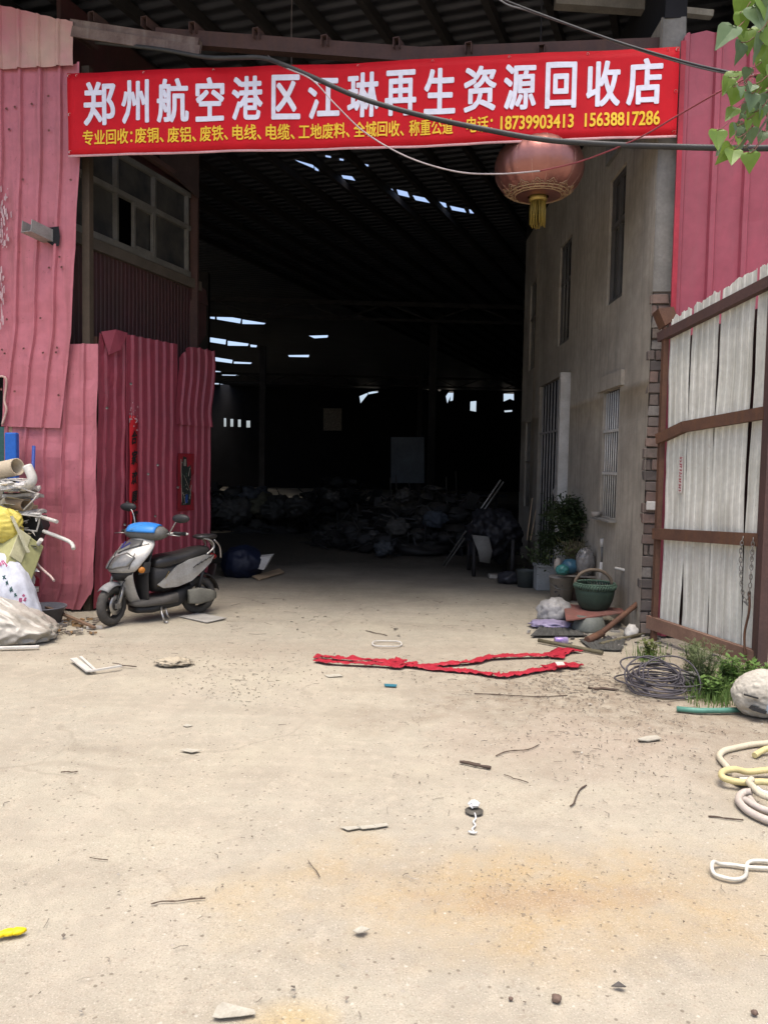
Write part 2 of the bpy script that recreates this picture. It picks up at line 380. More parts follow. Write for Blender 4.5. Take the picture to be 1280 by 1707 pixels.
# ------------------------------------------------------------------ big shed: roof, purlins, back and side walls
shed = T('scrap_shed', 'dark steel shed with darkened sheet roof above the gateway', 'shed', (0, 30, 0))
zo = lambda x, y, ox=480, oy=240, k=3.368: (ox+x/k, oy+y/k)
z7 = lambda x, y: (300+x/2.133, 480+y/2.133)
gaps = [[zo(*p) for p in q] for q in [[(150, 130), (172, 138), (172, 150), (152, 143)], [(190, 145), (235, 155), (242, 167), (195, 158)], [(300, 178), (360, 185), (378, 203), (310, 190)],
  [(540, 250), (585, 255), (597, 272), (550, 262)], [(610, 258), (670, 272), (682, 297), (620, 282)], [(699, 291), (788, 309), (802, 329), (715, 312)], [(815, 320), (885, 335), (892, 354), (820, 340)],
  [(908, 350), (988, 367), (1000, 382), (920, 368)], [(1015, 370), (1080, 382), (1082, 391), (1020, 385)], [(210, 66), (240, 71), (242, 75), (212, 70)], [(290, 84), (312, 88), (312, 91), (290, 88)], [(420, 114), (452, 119), (452, 123), (422, 119)], [(40, 92), (146, 122), (146, 134), (60, 104)]]]
gaps += [[z7(*p) for p in q] for q in [[(40, 82), (125, 95), (125, 109), (40, 97)], [(130, 97), (218, 112), (215, 124), (132, 110)], [(222, 114), (305, 127), (300, 131), (222, 126)],
  [(40, 168), (165, 186), (163, 199), (40, 180)], [(170, 190), (245, 200), (242, 208), (170, 203)], [(250, 203), (275, 206), (272, 209), (252, 208)],
  [(60, 234), (120, 246), (118, 255), (60, 243)], [(124, 248), (188, 258), (186, 266), (126, 258)], [(192, 260), (256, 267), (252, 272), (192, 267)],
  [(60, 287), (146, 299), (144, 306), (60, 295)], [(150, 301), (212, 309), (208, 314), (150, 309)], [(60, 332), (140, 341), (138, 347), (60, 338)], [(144, 343), (178, 348), (174, 351), (144, 348)],
  [(458, 168), (527, 170), (525, 178), (478, 177)], [(385, 237), (460, 240), (458, 248), (388, 243)]]]
def fat(q):
    cy = sum(p[1] for p in q)/len(q); cx = sum(p[0] for p in q)/len(q); return [(cx+(x-cx)*.99, cy+(y-cy)+(.9 if y-cy > (x-cx)*.22 else -.9)) for x, y in q]
gaps = [fat(q) for q in gaps]
holes = [[tuple(G(x, y, ROOFZ)[:2]) for x, y in q] for q in gaps]
ov, of = cdt([(-19, 7.1), (18, 6.6), (18, 52), (-19, 52)], holes)  # front edge, out of view, set forward to keep sun off inner floor
rm, rn, rb = newmat('shaded_corrugated_roof'); rt = NT(rn)
wv = rn.nodes.new('ShaderNodeTexWave'); wv.bands_direction = 'Y'; wv.inputs['Scale'].default_value = 1.55; wv.inputs['Distortion'].default_value = .3; wv.inputs['Detail'].default_value = 1
mp = rn.nodes.new('ShaderNodeMapping'); mp.inputs['Rotation'].default_value = (0, 0, math.radians(19.5)); rn.links.new(rt.tc, mp.inputs[0]); rn.links.new(mp.outputs[0], wv.inputs[0])
rcol = rt.mix(rt.ramp(rt.noise(1.2, 6), .35, .65), (.058, .062, .074), (.036, .038, .046)); rn.links.new(rcol, rb.inputs['Base Color']); rb.inputs['Roughness'].default_value = .6  # dark tones put the shed's shade into the roof colour
rt.bump(wv.outputs[0], 1.0, .05, rb)
P(MB().add([(x, y, ROOFZ) for x, y in ov], of), 'roof', rm, shed)
PD = unit(V(.37, .929, 0)); PN = V(PD[1], -PD[0], 0)
pur0 = V(G(640, 0, 6.42)[0], 7.5, 0)
for k in range(-12, 13):
    o = pur0+PN*(k*.60+.1); b = MB(); st = o+PD*((7.35-o[1])/PD[1]-(.25 if k % 2 else .0)); en = o+PD*((51-o[1])/PD[1])
    b.bar(st+V(0, 0, ROOFZ-.09), en+V(0, 0, ROOFZ-.09), .07, .12); P(b, 'purlin', DARKSTEEL, shed)
for yy in (21.6, 40):        # cross trusses
    b = MB(); b.bar((-15, yy, 6.2), (15, yy+1.5, 6.2), .1, .12); b.bar((-15, yy, 5.75), (15, yy+1.5, 5.75), .08, .08)
    for i in range(24): x0 = -15+i*1.25; b.bar((x0, yy+.05*i*1.25, 5.75 if i % 2 else 6.2), (x0+1.25, yy+.05*(i+1)*1.25, 6.2 if i % 2 else 5.75), .04, .04)
    P(b, 'truss', DARKSTEEL, shed)
for x, y in ((-4.4, 18.8), (-4.8, 30.2), (1.5, 25.2), (1.6, 36.8), (7.5, 25.5), (-10, 24)): P(MB().box((x, y, 3.05), (.22, .22, 6.15)), 'column', DARKSTEEL, shed)
bwh = []
for q in [[(157, 463), (165, 463), (165, 493), (157, 493)], [(180, 466), (190, 466), (190, 493), (180, 493)], [(207, 468), (217, 468), (217, 494), (207, 494)], [(237, 472), (250, 472), (250, 496), (237, 496)],
          [(638, 385), (665, 374), (668, 378), (642, 410)], [(668, 372), (704, 364), (704, 372), (670, 378)], [(830, 352), (836, 352), (836, 358), (830, 358)], [(865, 354), (893, 356), (893, 362), (865, 361)], [(918, 361), (926, 361), (926, 367), (918, 367)],
          [(945, 385), (958, 366), (972, 368), (970, 400), (960, 402), (962, 384), (950, 410)], [(1032, 404), (1053, 402), (1052, 440), (1031, 436)], [(1150, 375), (1186, 371), (1186, 400), (1172, 394), (1150, 404)], [(1158, 326), (1163, 326), (1161, 360), (1156, 358)], [(1152, 436), (1180, 434), (1180, 440), (1154, 442)],
          [(387, 300), (398, 298), (396, 303), (388, 304)], [(388, 338), (400, 334), (400, 338), (390, 343)]]:
    bwh.append([(float(D(*z7(*p), 50)[0]), float(D(*z7(*p), 50)[2])) for p in q])
bv, bf = cdt([(-19, -.1), (18, -.1), (18, 6.6), (-19, 6.6)], bwh)
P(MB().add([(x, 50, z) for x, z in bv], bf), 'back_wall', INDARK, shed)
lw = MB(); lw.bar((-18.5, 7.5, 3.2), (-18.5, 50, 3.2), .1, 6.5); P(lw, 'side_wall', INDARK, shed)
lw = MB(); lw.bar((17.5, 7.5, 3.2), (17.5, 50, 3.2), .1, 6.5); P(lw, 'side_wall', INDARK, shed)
# pale dim board and mottled plate coloured as a lit window, deep inside
q = [D(*z7(*p), 24) for p in ((750, 530), (868, 530), (868, 694), (750, 694))]
S(MB().plate(q, (0, .04, 0)), 'white_board', mat('dim_white_board', (.13, .15, .175), None, 2, .6), 'large pale board standing upright behind the scrap heap deep inside the shed', 'board')
S(MB().bar((1.55, 24.1, 0), (1.55, 24.1, .7), .08, .08).bar((3.5, 24.1, 0), (3.5, 24.1, .7), .08, .08).bar((1.3, 24.1, .7), (3.8, 24.1, .7), .5, .06), 'trestle', DARKSTEEL, 'dark trestle carrying the pale board deep inside the shed', 'trestle')
q = [D(*z7(*p), 49.7) for p in ((510, 428), (575, 428), (575, 507), (510, 507))]
S(MB().plate(q, (0, .03, 0)), 'lit_pane_plate', mat('mottled_grey', (.55, .5, .43), (.2, .18, .15), 14, .8), 'mottled pale plate standing in for a lit window pane high on the far wall of the shed', 'panel')

# ------------------------------------------------------------------ gateway beam with purlin stubs
beam = T('gateway_beam', 'long rusty brown channel beam above the red banner', 'beam', FA.pt(2.5, 5.6))
def bpt(x, y, off=0.0): u, z = FA.pxo(x, y, off); return FA.pt(u, z, off)
b = MB(); b.bar(bpt(262, 62, -.12), bpt(700, 95, -.12), .10, .14); b.bar(bpt(700, 95, -.12), bpt(1145, 78, -.12), .10, .14); P(b, 'channel', BROWN, beam)
b = MB(); b.bar(bpt(120, 47, .02), bpt(333, 79, .02), .10, .13); b.bar(bpt(120, 52, .09), bpt(333, 85, .09), .015, .10); P(b, 'bent_channel', mat('flaking_channel', (.20, .15, .13), (.12, .08, .07), 6, .8, 0, .4, 40, .5, (.3, .26, .22)), beam)
for x, y in ((120, 48), (152, 27), (240, 35), (320, 44), (426, 54), (540, 66), (660, 70), (780, 78), (902, 82)):
    c = bpt(x, y, -.02); b = MB()
    for s in (-.028, .028): b.bar(c+V(s, 0, 0), c+V(s+.12, .32, 0), .008, .09)
    b.bar(c+V(0, 0, .045), c+V(.12, .32, .045), .06, .008); P(b, 'channel_stub', BROWN, beam)
tb = T('tie_beam', 'pale grey timber tie beam under the roof above the right end of the banner', 'beam', D(1000, 15, 8))
P(MB().bar(D(925, 0, 8.0), D(1125, 14, 8.0), .12, .13), 'beam', mat('grey_timber', (.26, .24, .21), None, 5, .85), tb)
P(MB().bar(D(1110, 17, 8.05), D(1186, 25, 8.05), .08, .06), 'batten', WPAINT, tb)
P(MB().bar(D(1119, 20, 8.1), D(1119, 82, 8.1), .22, .22), 'post', RENDER, tb)

# ------------------------------------------------------------------ left front wall of faded red sheets
lwall = T('red_sheet_wall', 'faded pink red corrugated sheet wall left of the gateway', 'wall', FA.pt(-1, 0))
sh1 = lerpf([(-5, 0), (1.9, -.235), (2.87, -.105), (4.74, 0), (6.5, .0)])
t1 = lerpf([(-3, 6.7), (-.9, 6.17), (-.06, 5.95)])
P(corr(MB(), FA, -3.2, -.06, ragged(5.53, .012, 14, 1), ragged(t1, .02, 16, 2), .21, .022, .05, off=.085, dent=.02, seed=1, ph=-.03), 'bleached_top_sheet', PINKTOP, lwall, solid=.003)
P(corr(MB(), FA, -3.2, 0, lambda u: 2.45 if u < -.69 else 1.92-.02*u, 5.57, .21, .032, .045, fl=.010, off=.05, shear=sh1, dent=.022, nz=34, seed=2, ph=-.035), 'upper_sheet', PINK, lwall, solid=.003)
sh2 = lerpf([(0, -.16), (.3, -.06), (2.78, 0)])
P(corr(MB(), FA, -.86, .15, ragged(lambda u: .02+(.16 if u > .08 else 0), .02, 9, 5), lambda u: 2.79 if u > -.2 else 2.2, .21, .03, .045, fl=.010, off=.012, shear=sh2, dent=.036, nz=30, seed=3, ph=-.02), 'lower_sheet', PINK, lwall, solid=.003)
P(MB().bar(FA.pt(-.83, 0, .0), FA.pt(-.83, 2.5, .0), .05, .05), 'timber_post', mat('raw_timber', (.42, .30, .20), None, 6, .85), lwall)
P(MB().tube(spline([FA.pt(-1.3, 2.47, .09), FA.pt(-.95, 2.45, .09), FA.pt(-.82, 2.42, .09), FA.pt(-.84, 2.2, .09), FA.pt(-.82, 2.1, .09), FA.pt(-.87, 1.95, .09)], 5), .012, 6), 'curled_edge', mat('peeled_edge', (.62, .42, .36), None, 9, .7), lwall)
P(MB().box(FA.pt(-1.9, .98, -.05), (2.0, .03, 1.9), rz=math.atan2(FA.t[1], FA.t[0])), 'teal_panel', mat('teal_board', (.04, .13, .12), None, 3, .5), lwall)
P(MB().box(FA.pt(-1.9, 2.2, -.45), (2.1, .03, 1.2), rz=math.atan2(FA.t[1], FA.t[0])), 'backing', INDARK, lwall)  # dark sheet for the shade behind the opening
P(MB().bar(FA.pt(-.03, 0, -.10), FA.pt(-.01, 5.6, -.10), .085, .08), 'corner_post', mat('brown_post', (.085, .062, .042), None, 3, .7), lwall)
b = MB(); rr = random.Random(3)                   # paint loss on the ribs at far left
for i in range(110):
    z = rr.choice([rr.uniform(2.9, 3.5), rr.uniform(3.75, 4.35)]); u = -.80+rr.gauss(0, .035)+sh1(z); hh = rr.uniform(.015, .11); ww = rr.uniform(.004, .016)
    b.plate([FA.pt(u, z, .083), FA.pt(u+ww, z+.01, .083), FA.pt(u+ww*.7, z+hh, .083), FA.pt(u-.002, z+hh*.8, .083)], FA.n*.002)
P(b, 'scraped_patch', mat('bare_scrape', (.60, .42, .43), None, 9, .7), lwall)
SCRW = mat('screw_heads', (.3, .13, .12), None, 9, .6)
for i in range(28):
    u = rr.choice([-.12, -.33, -.54, -.75])+rr.uniform(-.06, .06); z = rr.choice([5.2, 4.45, 3.6, 3.05, 2.7, 2.3, 4.9])+rr.uniform(-.06, .06)
    P(MB().lathe([(0, .012), (.008, .01), (.013, 0)], FA.pt(u+sh1(z), z, .078), 8, axis='y'), 'screw', SCRW, lwall)
# torn hole, its shade a near-black patch, with a steel channel poking out
hole = MB(); u, z = FA.px(95, 398)
hole.plate([FA.pt(u+p[0], z+p[1], .079) for p in ((-.10, .02), (-.03, .09), (.07, .10), (.085, .0), (.07, -.10), (.0, -.09), (-.06, -.05))], FA.n*.002); P(hole, 'hole_shade_patch', INDARK, lwall)
ch = T('steel_channel_stub', 'galvanised steel channel end poking out through a torn hole in the pink sheets', 'steel channel', FA.pt(u, z, .1))
p0 = FA.pt(u+.02, z-.02, -.2); p1 = FA.pt(u-.13, z+.035, .32); b = MB(); dd = unit(p1-p0); sd = unit(np.cross(dd, V(0, 0, 1))); up = np.cross(sd, dd)
b.box((p0+p1)/2-up*.055, (np.linalg.norm(p1-p0), .13, .006), ax=(dd, sd, up)); b.box((p0+p1)/2+sd*.063, (np.linalg.norm(p1-p0), .006, .12), ax=(dd, sd, up)); b.box((p0+p1)/2-sd*.063, (np.linalg.norm(p1-p0), .006, .12), ax=(dd, sd, up))
P(b, 'channel', mat('pale_galvanised', (.42, .41, .38), (.30, .29, .27), 9, .5, .4, .2, 50, .4, (.2, .15, .1)), ch)
b = MB(); b.plate([p1-dd*.22+up*.06+sd*.06, p1-dd*.12+up*.11+sd*.03, p1-dd*.30+up*.02-sd*.02], sd*.004); P(b, 'peeled_flap', PINK, ch)

# ------------------------------------------------------------------ office wall on the left with the grid window
off = T('office_wall', 'maroon clad office wall inside the gateway on the left', 'wall', L2.pt(1.2, 0))
P(corr(MB(), L2, .04, 2.42, 0, ragged(3.98, .03, 6, 3), .07, .008, .03, fl=.008, dent=.01, nz=8, seed=5), 'lower_cladding', MAROON, off)
b = MB(); b.plate([L2.pt(.02, 3.9, -.02), L2.pt(2.5, 3.9, -.02), L2.pt(2.5, 4.02, -.02), L2.pt(.02, 4.02, -.02)], L2.n*.08); P(b, 'sill_board', mat('old_sill', (.12, .10, .08), None, 5, .8), off)
b = MB(); b.plate([L2.pt(.02, 5.13, -.03), L2.pt(2.45, 5.13, -.03), L2.pt(2.45, 6.4, -.03), L2.pt(.02, 6.4, -.03)], -L2.n*.05); b.plate([L2.pt(2.25, 3.9, -.03), L2.pt(2.45, 3.9, -.03), L2.pt(2.45, 5.2, -.03), L2.pt(2.25, 5.2, -.03)], -L2.n*.05)
P(b, 'upper_cladding', MAROON, off)
e0 = L2.pt(2.45, 0, -.05); b = MB(); b.bar(e0+V(0, 0, 3.2), e0-LN*4+V(0, 0, 3.2), .06, 6.4); P(b, 'end_wall', INDARK, off)
P(MB().bar(L2.pt(2.37, 0, .03), L2.pt(2.37, 6.4, .03), .10, .08), 'corner_post', BROWN, off)
b = MB(); b.plate([L2.pt(2.3, 3.75, .02), L2.pt(2.72, 3.75, .02), L2.pt(2.66, 3.95, .02), L2.pt(2.3, 4.02, .02)], -L2.n*.1); b.plate([L2.pt(2.45, 3.1, .0), L2.pt(2.7, 3.35, .0), L2.pt(2.7, 3.8, .0), L2.pt(2.45, 3.8, .0)], -L2.n*.08); P(b, 'bracket_board', MAROON, off)
b = MB(); b.plate([L2.pt(1.55, 5.25, .06), L2.pt(2.3, 5.05, .12), L2.pt(2.36, 6.2, .05), L2.pt(1.7, 6.2, .02)], L2.n*.02); P(b, 'hanging_sheet', mat('brown_sheet', (.075, .05, .045), None, 3, .7), off)
P(MB().bar(L2.pt(.2, 5.3, .06), L2.pt(2.35, 5.2, .06), .08, .06), 'top_rail', BROWN, off)
win = P(MB().bar(L2.pt(.02, 4.06, .02), L2.pt(2.25, 4.06, .02), .07, .07).bar(L2.pt(.02, 5.08, .02), L2.pt(2.25, 5.08, .02), .07, .06).bar(L2.pt(.02, 4.655, .02), L2.pt(2.25, 4.655, .02), .066, .06)
  .bar(L2.pt(.05, 4.095, .02), L2.pt(.05, 5.05, .02), .06, .06).bar(L2.pt(2.2, 4.095, .02), L2.pt(2.2, 5.05, .02), .06, .06).bar(L2.pt(.80, 4.095, .02), L2.pt(.80, 5.05, .02), .055, .058).bar(L2.pt(1.50, 4.095, .02), L2.pt(1.50, 5.05, .02), .055, .058), 'window', ALU, off)
def rect(W, u0, u1, z0, z1, o): return [W.pt(u0, z0, o), W.pt(u1, z0, o), W.pt(u1, z1, o), W.pt(u0, z1, o)]
for (u0, u1, z0, z1) in ((.08, .77, 4.1, 4.62), (1.53, 2.17, 4.1, 4.62), (.08, .77, 4.69, 5.05), (.83, 1.47, 4.69, 5.05), (1.53, 2.17, 4.69, 5.05), (1.14, 1.44, 4.12, 4.61)):
    P(MB().plate(rect(L2, u0, u1, z0, z1, .0), L2.n*.008), 'pane', GLASS, win)
P(MB().bar(L2.pt(1.10, 4.095, .035), L2.pt(1.10, 4.62, .035), .04, .05).bar(L2.pt(1.46, 4.095, .035), L2.pt(1.46, 4.62, .035), .04, .05).bar(L2.pt(1.13, 4.115, .035), L2.pt(1.44, 4.115, .035), .04, .04).bar(L2.pt(1.13, 4.605, .035), L2.pt(1.44, 4.605, .035), .04, .04), 'sliding_sash', ALU, win)
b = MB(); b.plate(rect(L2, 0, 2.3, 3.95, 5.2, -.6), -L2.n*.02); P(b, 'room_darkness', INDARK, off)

# ------------------------------------------------------------------ open gate leaf of dark red sheets on the left
leaf = T('red_gate_leaf', 'open gate leaf of dark red corrugated sheets behind the scooter', 'gate', LF.pt(1.1, 0))
tp = lerpf([(.1, 2.93), (.14, 2.97), (.19, 2.90), (.35, 2.98), (.5, 2.985), (1.0, 3.0), (1.45, 3.03)])
sh3 = lerpf([(0, -.05), (1, 0), (3, .06)])
P(corr(MB(), LF, .04, .56, ragged(.03, .03, 7, 8), ragged(tp, .02, 14, 2), .15, .022, .055, off=.0, shear=sh3, dent=.03, nz=26, seed=7), 'sheet', DKRED, leaf, solid=.003)
P(corr(MB(), LF, .5, 1.47, .04, ragged(lambda u: 2.99+.03*(u-.5), .008, 14, 3), .145, .026, .06, off=.03, dent=.012, nz=22, seed=8, ph=.02), 'sheet', DKRED, leaf, solid=.003)
P(corr(MB(), LF, 1.45, 2.24, ragged(2.055, .01, 9, 4), ragged(lerpf([(1.45, 2.86), (1.5, 2.9), (1.7, 3.04), (2.24, 3.05)]), .02, 12, 6), .155, .024, .055, off=.05, shear=lambda z: .03*math.sin(z*5), dent=.02, nz=18, seed=9), 'sheet', DKRED, leaf, solid=.003)
P(corr(MB(), LF, 1.45, 2.2, .05, 2.1, .155, .024, .055, off=.02, dent=.014, nz=18, seed=10), 'sheet', DKRED, leaf, solid=.003)
b = MB()
for z in (.4, 1.5, 2.6): b.bar(LF.pt(.1, z, -.06), LF.pt(2.2, z, -.06), .04, .05)
b.bar(LF.pt(.14, .05, -.06), LF.pt(.14, 2.9, -.06), .05, .05); b.bar(LF.pt(2.16, .05, -.06), LF.pt(2.16, 3.0, -.06), .05, .05); P(b, 'frame', RUST, leaf)
P(MB().plate([LF.pt(.13, 2.95, .02), LF.pt(.30, 3.0, .07), LF.pt(.52, 3.0, .05), LF.pt(.40, 2.80, .055), LF.pt(.22, 2.72, .04)], LF.n*.003), 'torn_flap', RTRED, leaf)
b = MB()
for x, y in ((205, 837), (201, 874), (290, 812), (252, 860), (211, 640), (240, 790), (256, 775), (171, 680)): u, z = LF.px(x, y); P(MB().lathe([(0, .012), (.012, .008), (.016, 0)], LF.pt(u, z, .062), 10, axis='y'), 'screw', STEEL, leaf)

# ------------------------------------------------------------------ plaster house on the right
house = T('plaster_house', 'stained grey plaster house wall with barred openings on the right of the passage', 'house', RW.pt(3.5, 0))
OPN = [(.97, 1.57, 3.44, 4.83), (3.4, 4.12, 3.37, 4.8), (5.95, 6.5, 3.3, 4.8), (.92, 1.55, 1.06, 2.47), (3.2, 5.4, .02, 2.92), (6.1, 6.6, .9, 2.4)]
def wall_open(W, u0, u1, z0, z1, ops, dep):
    us = sorted({u0, u1, *[o[0] for o in ops], *[o[1] for o in ops], *np.arange(u0+.35, u1, .35)}); zs = sorted({z0, z1, *[o[2] for o in ops], *[o[3] for o in ops], *np.arange(z0+.35, z1, .35)})
    vs = []
    onedge = lambda u, z: any(o[0]-.02 < u < o[1]+.02 and o[2]-.02 < z < o[3]+.02 for o in ops) or u in (u0, u1)
    for u in us:
        for z in zs: vs.append(W.pt(u, z, 0 if onedge(u, z) else .012*nz3((u, z, 0), 1.3, 4)))
    n = len(zs); fs = []; mb = MB()
    for i in range(len(us)-1):
        for j in range(n-1):
            cu, cz = (us[i]+us[i+1])/2, (zs[j]+zs[j+1])/2
            if not any(o[0] < cu < o[1] and o[2] < cz < o[3] for o in ops): fs.append((i*n+j, (i+1)*n+j, (i+1)*n+j+1, i*n+j+1))
    mb.add(vs, fs, 0, True)
    for (a, b_, c, d) in ops:
        r = [W.pt(a, c), W.pt(b_, c), W.pt(b_, d), W.pt(a, d)]; r2 = [p-W.n*dep for p in r]; mb.add(r+r2, [(i, (i+1) % 4, 4+(i+1) % 4, 4+i) for i in range(4)])
    return mb
P(wall_open(RW, 0, 7.1, -.05, 5.75, OPN, .07), 'wall', PLASTER, house)
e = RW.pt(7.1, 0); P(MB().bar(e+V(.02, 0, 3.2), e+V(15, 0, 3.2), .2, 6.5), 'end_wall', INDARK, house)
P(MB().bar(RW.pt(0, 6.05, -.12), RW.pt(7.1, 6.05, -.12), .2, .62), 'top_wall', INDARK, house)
P(MB().box(RW.pt(1.3, 5.15, .0), (.07, .75, .22)), 'lintel', RENDER, house)
P(MB().bar(RW.pt(.78, 2.56, .012), RW.pt(1.72, 2.56, .012), .05, .16), 'lintel', PLASTER, house)
def bars(par, u0, u1, z0, z1, n, r, rails, m, off=-.06):
    for k in range(n):
        u = u0+(u1-u0)*(k+.5)/n; P(MB().tube([RW.pt(u, z0, off), RW.pt(u, z1, off)], r, 6), 'bar', m, par)
    for z in rails: P(MB().bar(RW.pt(u0, z, off+.012), RW.pt(u1, z, off+.012), .014, .03), 'rail', m, par)
wn = P(MB().plate(rect(RW, .92, 1.55, 1.06, 2.47, -.066), -RW.n*.02), 'window', INDARK, house, label='window with close white vertical bars')  # dark plate stands in for the unlit room behind the bars
bars(wn, .95, 1.53, 1.0, 2.45, 7, .0085, (1.55, 2.02), WPAINT, -.025)
for (u0, u1, z0, z1) in OPN[:2]:
    b = MB()
    for z in (z0+.03, z1-.03, z0+(z1-z0)*.62): b.bar(RW.pt(u0, z, -.045), RW.pt(u1, z, -.045), .035, .05)
    for u in (u0+.03, u1-.03, (u0+u1)/2): b.bar(RW.pt(u, z0+.055, -.045), RW.pt(u, z1-.055, -.045), .03, .045)
    wf = P(b, 'window', mat('dark_frame', (.10, .095, .09), None, 4, .6), house); P(MB().plate(rect(RW, u0, u1, z0, z1, -.06), -RW.n*.01), 'pane', GLASS, wf)
wn2 = P(MB().plate(rect(RW, 5.95, 6.5, 3.3, 4.8, -.062), -RW.n*.01), 'window', GLASS, house); bars(wn2, 5.95, 6.5, 3.3, 4.8, 3, .012, (4.2,), ALU, -.03)
for k in range(3): u = 3.5+.2*k; P(MB().tube([RW.pt(u, 3.37, -.03), RW.pt(u, 4.8, -.03)], .011, 6), 'bar', ALU, house)
wn3 = P(MB().plate(rect(RW, 6.1, 6.6, .9, 2.4, -.062), -RW.n*.01), 'window', GLASS, house); bars(wn3, 6.1, 6.6, .9, 2.4, 3, .012, (1.7,), ALU, -.03)
dr = P(MB().plate(rect(RW, 3.2, 5.4, .0, 2.92, -.066), -RW.n*.02), 'doorway', INDARK, house, label='tall dark doorway closed with pale vertical bars')  # dark plate in place of the shade beyond the doorway
P(MB().bar(RW.pt(3.36, .0, -.02), RW.pt(3.36, 2.91, -.02), .26, .10), 'door_post', WPAINT, dr)
bars(dr, 3.6, 5.35, .05, 2.9, 8, .013, (2.15,), mat('pale_bar', (.36, .345, .32), None, 5, .6), -.035)
P(MB().plate([RW.pt(3.75, 1.5, -.05), RW.pt(4.35, 1.25, -.05), RW.pt(4.2, 1.15, -.05), RW.pt(3.8, 1.1, -.05)], RW.n*.01), 'rag', WPAINT, dr)

# brick pier at the corner
pier = T('brick_pier', 'ragged brick pier with plastered top beside the rusty gate', 'pier', FA.pt(5.73, 0))
P(MB().box(FA.pt(5.74, 1.65, -.13), (.19, .18, 3.3), rz=math.atan2(FA.t[1], FA.t[0])), 'mortar_core', MORTAR, pier)
b = MB(); rr = random.Random(5); z = .03; k = 0
while z < 3.25:
    h = rr.uniform(.082, .1); l0 = 5.625+rr.uniform(-.012, .02); cut = 5.70+rr.uniform(-.03, .1) if k % 2 else 5.79
    for (ua, ub) in ((l0, cut-.006), (cut+.006, 5.88)):
        if ub-ua < .03: continue
        ro = rr.uniform(-.012, .014); c = FA.pt((ua+ub)/2, z+h/2, -.06+ro); vs = []
        for i in (-1, 1):
            for j in (-1, 1):
                for q in (-1, 1): vs.append(c+FA.t*((ub-ua)/2*i+rr.uniform(-.006, .006))+FA.n*(.05*j+rr.uniform(-.006, .006))+V(0, 0, h/2*q+rr.uniform(-.005, .005)))
        b.add(vs, [(0, 1, 3, 2), (4, 6, 7, 5), (0, 4, 5, 1), (2, 3, 7, 6), (0, 2, 6, 4), (1, 5, 7, 3)])
    z += h+.012; k += 1
P(b, 'brickwork', BRICK, pier, bevel=.006)
u, z = FA.px(1080, 843); P(MB().box(FA.pt(u+.03, z, .005), (.10, .03, .085), rz=math.atan2(FA.t[1], FA.t[0])), 'white_brick', WPAINT, pier, bevel=.01)
b = MB(); 
vs = []; us = np.linspace(5.625, 5.84, 5); zs = np.linspace(3.27, 5.75, 22)
for uu in us:
    for zz in zs: vs.append(FA.pt(uu+(.012*nz3((uu, zz, 1), 3, 2) if uu < 5.63 else 0), zz, -.02+.012*nz3((uu, zz, 0), 6, 6)))
b.add(vs, [(i*22+j, (i+1)*22+j, (i+1)*22+j+1, i*22+j+1) for i in range(4) for j in range(21)], 0, True); b.box(FA.pt(5.735, 4.5, -.12), (.2, .17, 2.45), rz=math.atan2(FA.t[1], FA.t[0])); P(b, 'plaster_cap', RENDER, pier)
c = FA.pt(*FA.px(1098, 538), .1); b = MB(); b.plate([c+p for p in (V(-.09, 0, .06), V(.05, 0, .08), V(.09, 0, -.02), V(-.02, 0, -.09))], V(.02, -.10, .03)); P(b, 'hinge_bracket', RUST, pier)
zz = 3.22

# right front wall of crimson sheets, its top torn
rwall = T('crimson_sheet_wall', 'tall crimson corrugated sheet wall right of the gateway', 'wall', FA.pt(7, 0))
tr = lerpf([(5.79, 5.48), (5.83, 5.56), (6.05, 5.60), (6.1, 5.56), (6.12, 5.50), (6.3, 5.60), (6.33, 5.52), (6.6, 5.55), (9, 5.6)])
P(corr(MB(), FA, 5.79, 9.5, .02, tr, .285, .035, .075, off=.03, shear=lambda z: 0, dent=.012, nz=30, seed=12, ph=5.80), 'sheet', RTRED, rwall, solid=.003)
P(MB().bar(FA.pt(5.80, 3.0, .10), FA.pt(5.797, 5.47, .10), .02, .045), 'edge_trim', mat('edge_red', (.40, .03, .05), None, 4, .5), rwall)

# ------------------------------------------------------------------ rusty gate of white sheets on the right
gate = T('white_sheet_gate', 'rusty framed gate of weathered white corrugated sheets standing open', 'gate', GT.pt(.7, 0))
def gb(u0, z0, u1, z1, wd, ht, off=.03): return MB().bar(GT.pt(u0, z0, off), GT.pt(u1, z1, off), wd, ht)
P(gb(-.02, -.11, -.02, 2.98, .045, .06), 'hinge_post', RUST, gate)
P(gb(1.40, -.11, 1.40, 3.22, .08, .10), 'lock_post', BROWN, gate)
P(gb(-.10, 2.90, 1.355, 3.13, .06, .085, .035), 'top_rail', BROWN, gate)
b = gb(-.055, 1.90, .345, 2.005, .05, .095, .045); b.bar(GT.pt(.345, 2.005, .045), GT.pt(1.355, 2.075, .045), .05, .095); P(b, 'middle_rail', RUST, gate)
P(gb(-.05, .965, 1.355, 1.04, .05, .10, .045), 'lower_rail', RUST, gate)
P(gb(-.10, .07, 1.40, .06, .05, .12, .04), 'bottom_rail', mat('faded_rust', (.26, .16, .11), (.19, .11, .08), 5, .85), gate)
jag = lambda lo, hi, s: ragged(lambda u: lo+(hi-lo)*u/1.35, .035, 17, s)
for i, (ua, ub) in enumerate(((.02, .315), (.332, .695), (.708, 1.12), (1.145, 1.36))):
    P(corr(MB(), GT, ua, ub, .09, jag(3.06, 3.33, 30+i), .085, .0055, .05, fl=.010, off=-.01, dent=.013, nz=22, seed=40+i, shear=lambda z, i=i: .012*math.sin(z*1.7+i)), 'sheet', WHSHEET, gate, solid=.002)
